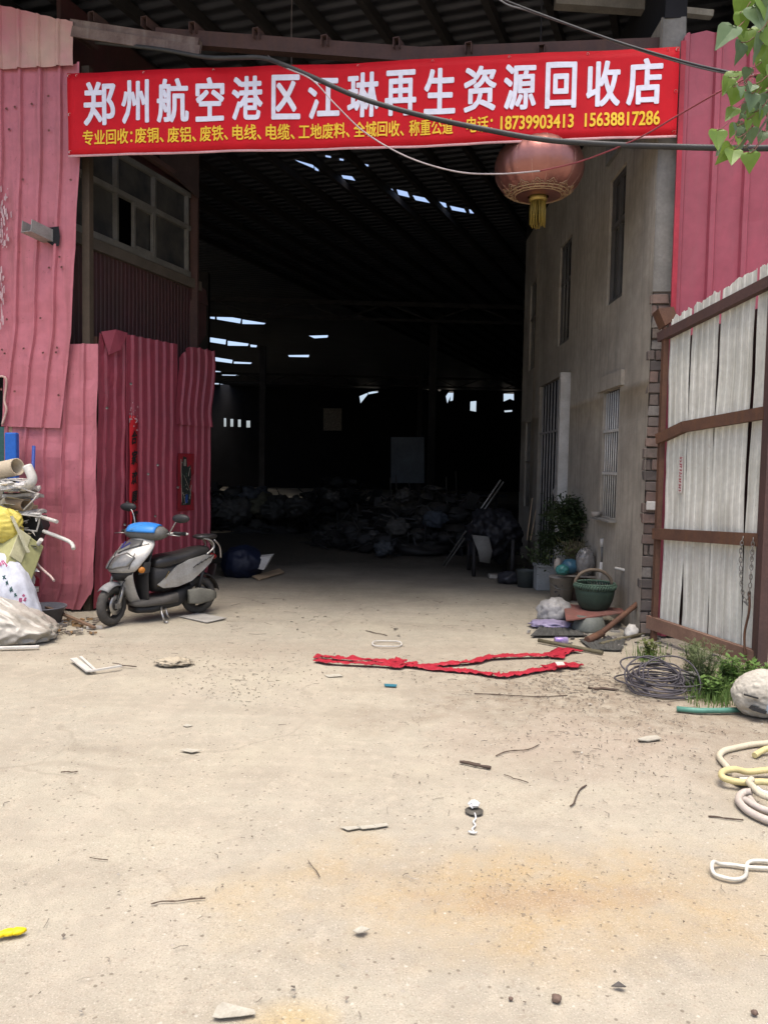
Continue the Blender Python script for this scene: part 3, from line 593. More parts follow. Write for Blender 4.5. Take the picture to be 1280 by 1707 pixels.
P(MB().plate([GT.pt(.0, .1, -.06), GT.pt(1.38, .1, -.06), GT.pt(1.38, 3.0, -.06), GT.pt(.0, 2.85, -.06)], -GT.n*.004), 'gap_shade_sheet', MAROON, gate)  # added dark sheet, stands in for shade in the sheet gaps
# small sticker with illegible red characters
u, z = GT.px(1136, 792); stk = P(MB().plate(rect(GT, u-.03, u+.03, z-.17, z+.18, .012), GT.n*.0015), 'sticker', mat('paper_label', (.66, .60, .55), None, 9, .8), gate)
b = MB(); rr = random.Random(11)
for i in range(12):
    zc = z-.15+i*.028; hx = .018
    for k in range(3):
        a = (u-.018+rr.uniform(0, .01), zc+rr.uniform(-.01, .01)); c = (u+.018-rr.uniform(0, .01), zc+rr.uniform(-.011, .011)) if k else (u-.018, zc+.012)
        b.bar(GT.pt(a[0], a[1], .0145), GT.pt(c[0], c[1], .0145), .0055, .0012, up=GT.n)
P(b, 'lettering', mat('red_ink', (.34, .02, .04), None, 4, .7), stk)
def chain(pts, name, label):
    sp = spline(pts, 12); L = [0]
    for i in range(1, len(sp)): L.append(L[-1]+np.linalg.norm(sp[i]-sp[i-1]))
    n = int(L[-1]/.032); b = MB()
    for k in range(n):
        s_ = (k+.5)/n*L[-1]; i = min(max(int(np.searchsorted(L, s_)), 1), len(sp)-1); c = sp[i]; d = unit(sp[i]-sp[i-1]); sd = unit(np.cross(d, V(.3, .5, .2) if k % 2 else V(.8, -.3, .1)))
        b.tube([c+d*.024*math.cos(t)+sd*.011*math.sin(t) for t in np.linspace(0, 2*math.pi, 11)[:-1]], .0035, 5, closed=True)
    return S(b, name, STEEL, label, 'chain')
chain([GT.pt(1.22, 1.06, .085), GT.pt(1.20, .9, .085), GT.pt(1.215, .62, .07), GT.pt(1.26, .50, .06), GT.pt(1.31, .62, .075), GT.pt(1.33, .9, .085), GT.pt(1.34, 1.05, .09)], 'chain', 'steel chain looped over the lower rail of the white sheet gate')
P(MB().tube(spline([GT.pt(1.30, .06, .08), GT.pt(1.27, .25, .07), GT.pt(1.31, .45, .07), GT.pt(1.30, .6, .07)], 6), .009, 6), 'rusty_rod', RUST, gate)
# ------------------------------------------------------------------ red banner with lettering
(BU0, ZL1), (BU1, ZR1) = FA.pxo(112, 122, .17), FA.pxo(1133, 77, .17); ZL0, ZR0 = FA.pxo(112, 258, .17)[1], FA.pxo(1128, 225, .17)[1]
def bz(u, s):      # s 0 bottom .. 1 top
    k = (u-BU0)/(BU1-BU0); lo = ZL0+(ZR0-ZL0)*k-.018*math.sin(k*math.pi); hi = ZL1+(ZR1-ZL1)*k-.018*math.sin(k*math.pi)
    return lo+(hi-lo)*s
def boff(u, z): return .17+.012*math.sin(u*2.1+z)+.006*math.sin(u*5.3-z*3)+.010*nz3((u, z, 0), 2.2, 9)+.006*nz3((u+z, (u-z)*.3, 0), 5, 4)
banner = T('red_banner', 'long red banner with white and yellow Chinese lettering above the gateway', 'banner', FA.pt(2.8, 4.7, .17))
BAN = mat('banner_vinyl', (.56, .009, .018), (.50, .008, .016), .7, .6, 0, .03, 20, .06, (.58, .02, .03), 0, (0, 0, 0), .15)
b = MB(); nu, nzb = 90, 10; vs = []
for i in range(nu+1):
    u = BU0+(BU1-BU0)*i/nu
    for j in range(nzb+1): z = bz(u, j/nzb); vs.append(FA.pt(u, z, boff(u, z)))
b.add(vs, [(i*(nzb+1)+j, (i+1)*(nzb+1)+j, (i+1)*(nzb+1)+j+1, i*(nzb+1)+j+1) for i in range(nu) for j in range(nzb)], 0, True)
P(b, 'cloth', BAN, banner, solid=.002)
b = MB()
vs = []
for i in range(nu+1):
    u = BU0+(BU1-BU0)*i/nu
    for zz in (bz(u, 0)-.018, bz(u, 0)+.004): vs.append(FA.pt(u, zz, boff(u, bz(u, 0))+.003))
b.add(vs, [(i*2, i*2+2, i*2+3, i*2+1) for i in range(nu)], 0, True); P(b, 'hem', mat('pale_hem', (.62, .34, .35), None, 5, .7), banner, solid=.002)
b = MB()
for u in (BU0+.02, BU1-.02):
    for s in (.04, .5, .97): b.lathe([(0, .006), (.014, .004), (.016, 0)], FA.pt(u, bz(u, s), boff(u, bz(u, s))+.004), 10, axis='y')
for u in np.linspace(BU0+.1, BU1-.1, 9): b.lathe([(0, .006), (.010, .004), (.012, 0)], FA.pt(u, bz(u, .97), boff(u, bz(u, .97))+.004), 8, axis='y')
P(b, 'eyelets', WPAINT, banner)
def textgeo(body, bold=0.0, space=1.0, res=3):
    cu = bpy.data.curves.new('t', 'FONT'); cu.body = body; cu.size = 1; cu.offset = bold; cu.space_character = space; cu.resolution_u = res; cu.fill_mode = 'FRONT'
    o = bpy.data.objects.new('t', cu); COL.objects.link(o); dg = bpy.context.evaluated_depsgraph_get(); dg.update(); me = bpy.data.meshes.new_from_object(o.evaluated_get(dg))
    bm = bmesh.new(); bm.from_mesh(me); bmesh.ops.triangulate(bm, faces=bm.faces); bmesh.ops.subdivide_edges(bm, edges=[e for e in bm.edges if e.calc_length() > .35], cuts=2); bmesh.ops.triangulate(bm, faces=bm.faces)
    vs = np.array([(v.co.x, v.co.y) for v in bm.verts]); bm.verts.index_update(); fs = [tuple(v.index for v in f.verts) for f in bm.faces]; bm.free()
    COL.objects.unlink(o); bpy.data.objects.remove(o); bpy.data.curves.remove(cu); bpy.data.meshes.remove(me)
    return vs, fs
def lettering(mb, body, pxl, pxr, s0, s1, bold, space=1.0):
    vs, fs = textgeo(body, 0, space); lo, hi = vs.min(0)-bold, vs.max(0)+bold
    ul = FA.pxo(pxl, 190, .17)[0]; ur = FA.pxo(pxr, 160, .17)[0]
    for k, (dx, dy) in enumerate(((0, 0), (1, 0), (-1, 0), (0, .7), (0, -.7), (.75, .55), (-.75, .55), (.75, -.55), (-.75, -.55))):
        out = []
        for x, y in vs:
            u = ul+(ur-ul)*(x+dx*bold-lo[0])/(hi[0]-lo[0]); s = s0+(s1-s0)*(y+dy*bold-lo[1])/(hi[1]-lo[1]); z = bz(u, s); out.append(FA.pt(u, z, boff(u, z)+.005+.0004*k))
        mb.add(out, fs)
LW = mat('white_print', (.73, .735, .83), (.71, .715, .81), 2, .5, 0, 0); LY = mat('yellow_print', (.82, .54, .03), (.80, .52, .03), 2, .5, 0, 0)
b = MB(); main = '郑州航空港区江琳再生资源回收店'
pl = [139, 203, 263, 327, 387, 453, 513, 578, 641, 706, 772, 838, 907, 975, 1042]; pr = [193, 250, 316, 375, 439, 501, 566, 632, 694, 759, 827, 893, 960, 1033, 1103]
for c, x0, x1 in zip(main, pl, pr): b = MB(); lettering(b, c, x0, x1, .35, .89, .031); P(b, 'headline_character', LW, banner)
segs = [('专业回收：', 137, 222), ('废铜、', 226, 274), ('废铝、', 280, 328), ('废铁、', 334, 382), ('电线、', 389, 437), ('电缆、', 444, 492), ('工地废料、', 498, 584), ('全城回收、', 590, 674), ('称重公道', 682, 756), ('电话：', 778, 822)]
for t, x0, x1 in segs: b = MB(); lettering(b, t, x0, x1, .115, .305, .022); P(b, 'services_lettering', LY, banner)
for t, x0, x1 in (('18739903413', 834, 957), ('15638817286', 974, 1101)): b = MB(); lettering(b, t, x0, x1, .125, .29, .028); P(b, 'telephone_lettering', LY, banner)

# ------------------------------------------------------------------ couplet strip and door print on the dark red leaf
strip = T('couplet_strip', 'narrow red paper couplet with black brush characters on the dark red gate', 'couplet', LF.pt(.6, .6))
RP = mat('red_paper', (.50, .012, .02), (.36, .012, .018), 5, .8, 0, .1, 40, .3, (.2, .03, .03))
u0, u1 = .535, .675
b = MB(); vs = []; ns = 40
ll = ragged(0, .006, 8, 3)
for i in range(ns+1):
    z = .42+1.68*i/ns
    for k, u in enumerate((u0+ll(z), (u0+u1)/2, u1+ll(z+5)-(.05*max(0, (z-2.03)/.07)))): vs.append(LF.pt(u, z, .062+.004*math.sin(z*9+k)))
b.add(vs, [(i*3+k, i*3+k+1, i*3+k+4, i*3+k+3) for i in range(ns) for k in range(2)], 0, True); P(b, 'paper', RP, strip, solid=.001)
b = MB(); rr = random.Random(2)
chars = '合家欢興富'
zt = 1.94
for c in chars:
    vs, fs = textgeo(c, 0); lo, hi = vs.min(0), vs.max(0); h = .155
    b.add([LF.pt(u0+.025+(u1-u0-.05)*(x-lo[0])/(hi[0]-lo[0])+.02*((y-lo[1])/(hi[1]-lo[1])-.5), zt-h+h*(y-lo[1])/(hi[1]-lo[1])+.02*(x-.5), .0715) for x, y in vs], fs)
    for k, dx in enumerate((-.05, .05)): b.add([LF.pt(u0+.025+(u1-u0-.05)*(x+dx-lo[0])/(hi[0]-lo[0])+.02*((y-lo[1])/(hi[1]-lo[1])-.5), zt-h+h*(y-lo[1])/(hi[1]-lo[1])+.02*(x-.5)-.006*k, .0719+.0004*k) for x, y in vs], fs)
    zt -= .225
for k in range(3):                               # characters too blurred to read: loose brush strokes
    for q in range(5):
        a = (u0+.035+rr.uniform(0, .03), zt-.14+rr.uniform(0, .14)); e = (u1-.035-rr.uniform(0, .03), a[1]+rr.uniform(-.05, .05)); b.plate([LF.pt(a[0], a[1], .071), LF.pt(e[0], e[1], .071), LF.pt(e[0]-.004, e[1]+.016, .071), LF.pt(a[0], a[1]+.012, .071)], LF.n*.0005)
    zt -= .215
P(b, 'brush_lettering', mat('black_ink', (.012, .01, .01), None, 4, .8), strip)
b = MB()
for i in range(26): u = rr.uniform(u0-.01, u1); z = 2.06+rr.gauss(0, .06); s = rr.uniform(.006, .018); b.plate([LF.pt(u, z, .066), LF.pt(u+s, z+s*.5, .066), LF.pt(u+s*.6, z+s*1.8, .066), LF.pt(u-s*.5, z+s, .066)], LF.n*.001)
P(b, 'torn_backing', mat('torn_paper', (.55, .36, .38), None, 8, .9), strip)
post = T('door_print', 'torn red door print with a dark faded figure on the gate edge', 'poster', LF.pt(1.63, .98))
b = MB(); e1 = ragged(0, .012, 7, 2); vs = []
for i in range(21):
    z = .985+.715*i/20
    for u in (1.45+e1(z), 1.63, 1.80+e1(z+3)-(.06 if .3 < i/20 < .62 else 0)): vs.append(LF.pt(u, z, .058))
b.add(vs, [(i*3+k, i*3+k+1, i*3+k+4, i*3+k+3) for i in range(20) for k in range(2)]); P(b, 'paper', mat('aged_red_paper', (.28, .008, .018), (.16, .015, .02), 9, .8), post, solid=.001)
b = MB(); rr = random.Random(8)                   # generic faded robes: dark patches, pale lines
def pp(u, z): return LF.pt(1.45+u*.36, .985+z*.715, .061)
b.plate([pp(*p) for p in ((.2, .1), (.75, .1), (.8, .3), (.68, .42), (.8, .62), (.74, .8), (.55, .76), (.5, .93), (.3, .95), (.22, .75), (.16, .5), (.24, .3))], LF.n*.0006)
for i in range(40):
    x, y = rr.uniform(.2, .74), rr.uniform(.1, .85); s = rr.uniform(.02, .06); b.plate([pp(x, y), pp(x+s, y+.01), pp(x+s*.8, y+s*.6), pp(x-.01, y+s*.5)], LF.n*.0012, 1+i % 2)
for (a, c) in (((.22, .15), (.17, .9)), ((.34, .62), (.72, .34)), ((.8, .45), (.68, .2)), ((.3, .3), (.44, .12)), ((.3, .28), (.5, .3)), ((.6, .6), (.7, .75))): b.bar(pp(*a)+LF.n*.001, pp(*c)+LF.n*.001, .002, .010, up=LF.n, mi=2)
b.plate([pp(*p)+LF.n*.001 for p in ((.4, .13), (.56, .14), (.58, .28), (.46, .29))], LF.n*.001, 3); b.plate([pp(*p)+LF.n*.001 for p in ((.33, .78), (.46, .78), (.47, .9), (.35, .9))], LF.n*.001, 2)
P(b, 'faded_figure', [mat('print_dark', (.02, .025, .02), None, 9, .8), mat('print_green', (.05, .085, .06), None, 9, .8), mat('print_grey', (.26, .22, .18), None, 9, .8), mat('print_blue', (.02, .06, .22), None, 9, .8)], post)

# ------------------------------------------------------------------ lantern
lc = D(898, 281, 7.62); RL = .425
lan = T('lantern', 'big faded red globe lantern with gold tassel hanging below the banner', 'lantern', lc-V(0, 0, .32))
prof = [(.10, .27)]+[(.10+.325*math.sin(t)**.8, .27*math.cos(t)) for t in np.linspace(.12, math.pi-.12, 26)]+[(.10, -.27)]
LANM, ln_, lb_ = newmat('faded_satin'); lt = NT(ln_)
ln_.links.new(lt.mix(lt.ramp(lt.noise(4, 5), .3, .7), (.37, .165, .135), (.30, .125, .105)), lb_.inputs['Base Color']); lb_.inputs['Metallic'].default_value = .75; lb_.inputs['Roughness'].default_value = .34; lt.bump(lt.noise(16, 4), .12, .02, lb_)
P(MB().lathe(prof, lc, 96, fn=lambda t, h: 1-.014*abs(math.cos(t*9))**14+.004*math.sin(t*23+h*9)), 'globe', LANM, lan)
b = MB()
for k in range(18):
    t = math.pi/18+k*math.pi/9; b.tube([lc+V((.003+.10+.325*math.sin(q)**.8)*.986*math.cos(t), (.003+.10+.325*math.sin(q)**.8)*.986*math.sin(t), .27*math.cos(q)) for q in np.linspace(.3, math.pi-.3, 16)], .0028, 5)
P(b, 'seams', mat('seam_thread', (.55, .33, .26), None, 5, .5, .4), lan)
GOLD = mat('dull_gold', (.44, .32, .09), (.30, .21, .06), 9, .4, .6, .1, 90)
def lsurf(t, q, o=.004): r = .10+.325*math.sin(q)**.8+o; return lc+V(r*math.cos(t), r*math.sin(t), .27*math.cos(q)-o*.6)
b = MB(); GOLD2 = mat('pale_gold_print', (.50, .36, .22), (.40, .27, .17), 9, .5, .3)
for qa, rad in ((2.86, .005), (2.76, .006), (2.64, .005)): b.tube([lsurf(t, qa) for t in np.linspace(0, 2*math.pi, 61)[:-1]], rad, 5, closed=True)
for k in range(14):
    t0 = k*2*math.pi/14; d = .19
    for sc in (1, .55): b.tube([lsurf(t0+d*sc*x, 2.62-y*sc*.72) for x, y in ((-1, 0), (-.85, .12), (-.45, .13), (-.25, .22), (0, .30), (.25, .22), (.45, .13), (.85, .12), (1, 0))], .0032, 5)
    b.tube([lsurf(t0+.10*math.cos(a), 2.70+.04*math.sin(a)) for a in np.linspace(0, 6.28, 10)[:-1]], .004, 4, closed=True); b.tube([lsurf(t0+.22+.09*math.cos(a), 2.81+.035*math.sin(a)) for a in np.linspace(0, 5.2, 9)], .004, 4)
P(b, 'gold_trim', GOLD2, lan)
P(MB().lathe([(.0, -.26), (.085, -.26), (.088, -.31), (.075, -.315), (0, -.315)], lc, 24), 'tassel_cap', GOLD, lan)
b = MB(); rr = random.Random(4)
for k in range(70):
    t = rr.uniform(0, 6.28); r = .076*math.sqrt(rr.uniform(.35, 1)); p = lc+V(r*math.cos(t), r*math.sin(t), -.305); b.tube([p, p+V(rr.gauss(0, .004), rr.gauss(0, .004), -.1), p+V(rr.gauss(0, .008), rr.gauss(0, .008), -rr.uniform(.19, .25))], .005, 4)
P(b, 'tassel', mat('gold_fringe', (.38, .27, .05), (.20, .14, .03), 14, .5, .2, .1, 60, 0, (0, 0, 0), 0, (0, 0, 0), .3, .5), lan)
P(MB().lathe([(0, .28), (.11, .28), (.11, .26), (0, .26)], lc, 24).tube([lc+V(0, 0, .3), V(lc[0]-.02, lc[1], 5.55), V(lc[0], lc[1]+.1, 6.4)], .006, 6), 'hanger', DARKSTEEL, lan)

# ------------------------------------------------------------------ cables overhead
CAB = mat('black_cable', (.03, .03, .03), (.045, .044, .042), 6, .5); WCAB = mat('grey_pink_wire', (.42, .36, .36), None, 8, .5); RCAB = mat('red_wire', (.26, .05, .06), None, 8, .5)
def cable(pts, r, m, label, name='cable', n=10):
    P_ = [D(x, y, Y) for x, y, Y in pts]; return S(MB().tube(spline(P_, n), r, 8), name, m, label, 'cable')
cable([(160, 70, 8.0), (265, 82, 7.8), (350, 96, 7.6), (432, 96, 7.45), (470, 107, 7.3), (520, 128, 7.1), (600, 163, 6.8), (700, 192, 6.5), (800, 214, 6.2), (900, 232, 5.95), (1000, 240, 5.7), (1100, 244, 5.4), (1280, 247, 5.0), (1700, 240, 4.2)], .021, CAB, 'thick black cable sagging across the front of the red banner')
cable([(812, -12, 7.0), (860, 8, 6.7), (940, 38, 6.3), (1030, 70, 5.9), (1130, 100, 5.5), (1200, 117, 5.2), (1262, 126, 5.0), (1500, 140, 4.4)], .008, CAB, 'thin dark cable crossing the top right corner of the banner, upper of a pair')
cable([(820, -10, 7.02), (846, 8, 6.9), (880, 18, 6.65), (960, 46, 6.25), (1045, 77, 5.85), (1140, 106, 5.5), (1205, 121, 5.25), (1262, 128, 5.05)], .007, mat('grey_cable', (.16, .16, .16), None, 6, .5), 'thin grey cable crossing the top right corner of the banner, lower of a pair')
cable([(432, 60, 8.2), (445, 90, 8.0), (475, 112, 7.3), (520, 133, 7.05), (560, 175, 6.9), (610, 222, 6.75), (680, 262, 6.5), (760, 286, 6.35), (830, 290, 6.2), (900, 285, 6.0)], .006, WCAB, 'thin pale wire looping down under the banner in front of the lantern', 'wire')
cable([(900, 285, 6.0), (970, 268, 5.8), (1060, 232, 5.5), (1130, 192, 5.3), (1200, 152, 5.1), (1252, 127, 5.0), (1275, 122, 4.95)], .006, RCAB, 'thin reddish wire rising from the lantern to the leafy branch', 'wire')
cable([(1258, 128, 5.02), (1268, 140, 5.0), (1276, 155, 4.98), (1300, 200, 4.9)], .005, CAB, 'short dark wire tail dropping behind the poplar leaves', 'wire')
cable([(965, 228, 7.9), (955, 235, 7.8), (1000, 238, 7.7)], .004, CAB, 'short black wire beside the top of the lantern', 'wire')
cable([(486, 250, 8.5), (486, 40, 8.5), (488, -20, 8.4)], .003, WCAB, 'fine vertical wire hanging from the roof above the middle of the banner', 'wire')

# ------------------------------------------------------------------ poplar branch reaching in at top right
tree = T('poplar_tree', 'poplar tree whose leafy branch reaches in over the crimson wall', 'tree', (4.0, 3.0, 0))
BARK = mat('poplar_bark', (.20, .17, .13), (.12, .10, .08), 5, .9, 0, .6, 25); RST = mat('red_stem', (.22, .09, .07), None, 8, .6)
P(MB().tube(spline([(4.0, 3.0, 0), (4.03, 3.0, 1.5), (3.98, 3.05, 3.2), (4.0, 3.1, 5.2), (4.0, 3.1, 8)], 5), [.16]*5+[.14]*5+[.12]*5+[.09]*6, 12), 'trunk', BARK, tree)
br = MB(); YB = 3.0
br.tube(spline([(4.0, 3.1, 4.4), D(1500, 60, 3.02), D(1330, 90, YB), D(1288, 150, YB)], 6), .012, 6); br.tube(spline([D(1330, 90, YB), D(1300, 60, YB), D(1272, 20, YB), D(1262, -30, YB)], 5), .007, 6)
br.tube(spline([D(1288, 150, YB), D(1284, 185, YB), D(1270, 210, YB), D(1252, 235, YB), D(1240, 246, YB)], 5), .005, 6); br.tube(spline([D(1288, 150, YB), D(1262, 160, YB), D(1240, 170, YB)], 5), .004, 6)
P(br, 'branch', BARK, tree)
LEAF = mat('poplar_leaf', (.15, .26, .03), (.19, .29, .05), 6, .42, 0, .1, 30, 0, (0, 0, 0), .1, (.2, .2, .05), .5, 0, sss=.35)
LEAF2 = mat('poplar_leaf_grey', (.12, .19, .08), (.16, .23, .12), 6, .38, 0, .1, 30, sss=.3)
lf = MB(); st = MB(); rr = random.Random(21)
spots = [(1240, 8, 40, 0), (1258, 30, 44, 1), (1232, 36, 36, 0), (1275, 10, 46, 0), (1222, 62, 42, 1), (1246, 66, 40, 0), (1262, 72, 44, 1), (1234, 84, 34, 1), (1276, 88, 44, 0), (1272, 58, 40, 1), (1278, 112, 36, 0), (1290, 130, 46, 0), (1226, 134, 34, 0), (1218, 147, 28, 0), (1232, 160, 26, 0), (1252, 168, 30, 1),
  (1274, 140, 30, 0), (1262, 182, 28, 1), (1246, 186, 24, 1), (1240, 200, 24, 1), (1256, 198, 26, 0), (1270, 186, 26, 1), (1240, 216, 26, 1), (1250, 224, 24, 1), (1228, 222, 28, 1), (1236, 234, 24, 1), (1194, 231, 34, 0), (1216, 256, 34, 0), (1222, 262, 30, 0), (1248, 260, 26, 1), (1206, 252, 24, 1), (1272, 230, 26, 1), (1286, 205, 38, 0), (1292, 60, 60, 0), (1300, 20, 60, 1), (1310, 120, 60, 0), (1270, 160, 30, 0), (1283, 175, 34, 1)]
for i in range(26): x = rr.uniform(1215, 1300); spots.append((x, rr.uniform(0, 270) if x > 1245 else rr.uniform(130, 260), rr.uniform(16, 30), rr.randint(0, 1)))
OUT = [(0, 0), (.30, -.06), (.48, .06), (.52, .22), (.42, .40), (.30, .58), (.16, .80), (0, 1.06)]
for x, y, s, kind in spots:
    c = D(x, y-s*.4, YB+rr.uniform(-.12, .12)); L = s/CF*3.0*.95; dn = unit(V(rr.uniform(-.5, .5)-(.3 if x < 1230 else 0), rr.uniform(-.5, .5), -1)); nn = unit(V(rr.uniform(-.7, .7), -1, rr.uniform(-.1, .9))); sd = unit(np.cross(dn, nn)); nn = np.cross(sd, dn); fold = rr.uniform(.1, .35); curl = rr.uniform(-.15, .25)
    top = []
    for side in (1, -1):
        vs = []; rows = []
        for i, (a, t) in enumerate(OUT):
            z = -curl*t*t; vs.append(c+dn*L*t+nn*L*z); vs.append(c+dn*L*(t+rr.uniform(-.015, .015))+sd*L*a*side*.5+nn*L*(fold*a*.5+z)); vs.append(c+dn*L*t+sd*L*a*side+nn*L*(fold*a+z+.02*math.sin(t*14)))
        lf.add(vs, [q for i in range(7) for q in ((i*3, i*3+1, i*3+4, i*3+3), (i*3+1, i*3+2, i*3+5, i*3+4))], kind, True)
    e = c+V(rr.uniform(.02, .06), rr.uniform(-.02, .02), rr.uniform(.02, .06)); st.tube(spline([c, (c+e)/2-V(0, 0, .008), e], 4), .0016, 5)
P(lf, 'foliage', [LEAF, LEAF2], tree); P(st, 'leaf_stalks', RST, tree)

# ------------------------------------------------------------------ electric scooter
fc = G(182, 1043); HD = math.radians(225); hx = V(math.cos(HD), math.sin(HD), 0)
sc = T('electric_scooter', 'dusty silver and black electric scooter with blue bar cover by the red gate', 'scooter', fc-hx*1.0, HD)
SILV = mat('dusty_silver_paint', (.42, .42, .405), (.30, .29, .265), 7, .4, .3, .06, 40, .45, (.24, .21, .17), 0, (0, 0, 0), .5)
GREYP = mat('grey_plastic', (.14, .14, .13), (.11, .105, .095), 5, .55, 0, .1, 80, .3, (.2, .18, .15)); TYRE = mat('dusty_tyre', (.045, .043, .04), (.085, .078, .068), 9, .85, 0, .4, 60)
SEATM = mat('black_vinyl', (.018, .017, .017), (.03, .028, .026), 5, .38, 0, .15, 60, 0, (0, 0, 0), 0, (0, 0, 0), .5); BLUE = mat('blue_plastic', (.03, .20, .60), (.05, .25, .62), 3, .35, 0, .05, 30)
LENS = mat('cloudy_lens', (.17, .165, .15), (.10, .10, .095), 6, .12, .2, .05, 40, 0, (0, 0, 0), 0, (0, 0, 0), .8); CHROME = mat('dull_chrome', (.45, .44, .42), (.3, .29, .27), 8, .3, .8)
AMB = mat('amber_lens', (.55, .20, .03), None, 6, .2)
TURN = math.radians(27)
def rot(p, piv, a=TURN): p = np.array(p, float)-piv; c, s = math.cos(a), math.sin(a); return V(p[0]*c-p[1]*s, p[0]*s+p[1]*c, p[2])+piv
def turned(mb, piv): mb.v = [tuple(rot(p, np.array(piv))) for p in mb.v]; return mb
WP = (.97, 0, 0); HP = (.60, 0, 0)
def wheel(hub, piv=None):
    r = MB(); tor = []
    for k in range(24): a = 2*math.pi*k/24; tor.append(V(hub[0]+.150*math.cos(a), hub[1], hub[2]+.150*math.sin(a)))
    r.lathe([(.118, -.030), (.132, -.034), (.134, .034), (.118, .030), (.118, -.030)], hub, 40, axis='y'); r.lathe([(0, -.05), (.045, -.05), (.052, -.03), (.052, .03), (.045, .05), (0, .05)], hub, 20, axis='y')
    for k in range(5):
        a = 2*math.pi*k/5+.3
        for da in (-.16, .16): r.bar((hub[0]+.045*math.cos(a), hub[1], hub[2]+.045*math.sin(a)), (hub[0]+.122*math.cos(a+da), hub[1], hub[2]+.122*math.sin(a+da)), .028, .018, up=(0, 1, 0))
    t = MB(); N, M = 56, 12; vs = []
    for i in range(N):
        a = 2*math.pi*i/N
        for k in range(M):
            q = 2*math.pi*k/M; rr_ = .158+.043*math.cos(q); tread = -.005 if (i % 4 == (1 if math.sin(q) > 0 else 3) and math.cos(q) > -.2) else 0; y = .047*math.sin(q)*(1 if abs(math.sin(q)) < .8 else .95)
            vs.append(V(hub[0]+(rr_+tread)*math.cos(a), hub[1]+y, hub[2]+(rr_+tread)*math.sin(a)))
    t.add(vs, [(i*M+k, i*M+(k+1) % M, ((i+1) % N)*M+(k+1) % M, ((i+1) % N)*M+k) for i in range(N) for k in range(M)], 0, True)
    d = MB().lathe([(.052, .045), (.095, .045), (.095, .049), (.052, .049)], hub, 28, axis='y')
    if piv: turned(r, piv); turned(t, piv); turned(d, piv)
    ro = P(r, 'wheel', mat('black_rim', (.05, .047, .043), None, 8, .5, .3), sc, local=True); P(t, 'tyre', TYRE, ro, local=True); P(d, 'brake_disc', CHROME, ro, local=True)
HF, HR = (.97, 0, .20), (.02, 0, .20)
wheel(HF, WP); wheel(HR)
# front fender, fork
b = MB(); rings = []
for a in np.linspace(math.radians(48), math.radians(158), 12):
    r_ = .225; rings.append([V(.97+(r_-.035*abs(k)**2)*math.cos(a), .062*k, .20+(r_-.035*abs(k)**2)*math.sin(a)) for k in (-1, -.7, -.3, 0, .3, .7, 1)])
b.loft(rings, closed=False, cap=False); P(turned(b, WP), 'front_fender', mat('dusty_grey_fender', (.27, .27, .27), (.2, .2, .19), 6, .5), sc, local=True, solid=.006)
b = MB()
for s in (-1, 1): b.tube([(.97, .075*s, .20), (.90, .078*s, .37)], .022, 8); b.tube([(.90, .078*s, .36), (.80, .07*s, .58)], .017, 8); b.box((.985, .085*s, .20), (.06, .025, .05))
P(turned(b, WP), 'fork', CHROME, sc, local=True)
def sect(x, z, hw, bulge, back=0.0, n=11):   # front shell cross-section, nose forward
    return [V(x+bulge*(1-abs(t)**2.2)-back*abs(t)**3, hw*t, z) for t in np.linspace(-1, 1, n)]
# front apron: narrow shield down to the floor
b = MB().loft([sect(.70, .20, .10, .07), sect(.75, .27, .105, .075), sect(.79, .38, .12, .08), sect(.82, .46, .15, .09), sect(.84, .53, .175, .10), sect(.80, .62, .18, .08)], closed=False, cap=False); P(b, 'leg_shield', SILV, sc, local=True, solid=.02, sub=1)
b = MB().loft([sect(.655, .20, .15, .04), sect(.68, .40, .19, .04), sect(.69, .54, .20, .05), sect(.64, .70, .19, .05), sect(.58, .80, .13, .04)], closed=False, cap=False); P(b, 'inner_shield', BLACK, sc, local=True, solid=.02, sub=1)
# nose cowl with lamps
b = MB().loft([sect(.86, .515, .16, .11, .04), sect(.865, .55, .205, .135, .06), sect(.83, .62, .225, .13, .08), sect(.775, .70, .225, .11, .10), sect(.70, .78, .19, .095, .10), sect(.64, .84, .12, .08, .06)], closed=False, cap=False); P(b, 'nose_cowl', SILV, sc, local=True, solid=.018, sub=1)
def cowl(t, z, o=.012):
    zs = (.515, .55, .62, .70, .78, .84); x = np.interp(z, zs, (.86, .865, .83, .775, .70, .64)); hw = np.interp(z, zs, (.16, .205, .225, .225, .19, .12)); bu = np.interp(z, zs, (.11, .135, .13, .11, .095, .08)); bk = np.interp(z, zs, (.04, .06, .08, .10, .10, .06))
    return V(x+bu*(1-abs(t)**2.2)-bk*abs(t)**3+o, hw*t, z+o*.4)
def patch(ts, za, zb, o=.014, n=7):
    b = MB(); vs = [cowl(t, za(t)+(zb(t)-za(t))*k/n, o) for t in ts for k in range(n+1)]
    return b.add(vs, [(i*(n+1)+k, (i+1)*(n+1)+k, (i+1)*(n+1)+k+1, i*(n+1)+k+1) for i in range(len(ts)-1) for k in range(n)], 0, True)
for s in (1, -1): P(patch(np.linspace(.07, .80, 10)*s, lambda t: .545+.06*max(0, abs(t)-.25), lambda t: .665+.10*(abs(t)-.07) if abs(t) < .5 else .708-.16*(abs(t)-.5)), 'headlight', LENS, sc, local=True, solid=.012)
P(patch(np.linspace(-.72, .72, 13), lambda t: .70+.10*abs(t), lambda t: .828-.02*abs(t), .013), 'visor', mat('dusty_dark_screen', (.05, .052, .055), (.12, .115, .105), 5, .3, 0, .05, 30), sc, local=True, solid=.01)
b = MB()
for s in (1, -1): b.bar(cowl(.0, .700, .026), cowl(.40*s, .765, .026), .010, .018); b.bar(cowl(0, .735, .026), cowl(.28*s, .79, .026), .008, .012, mi=1)
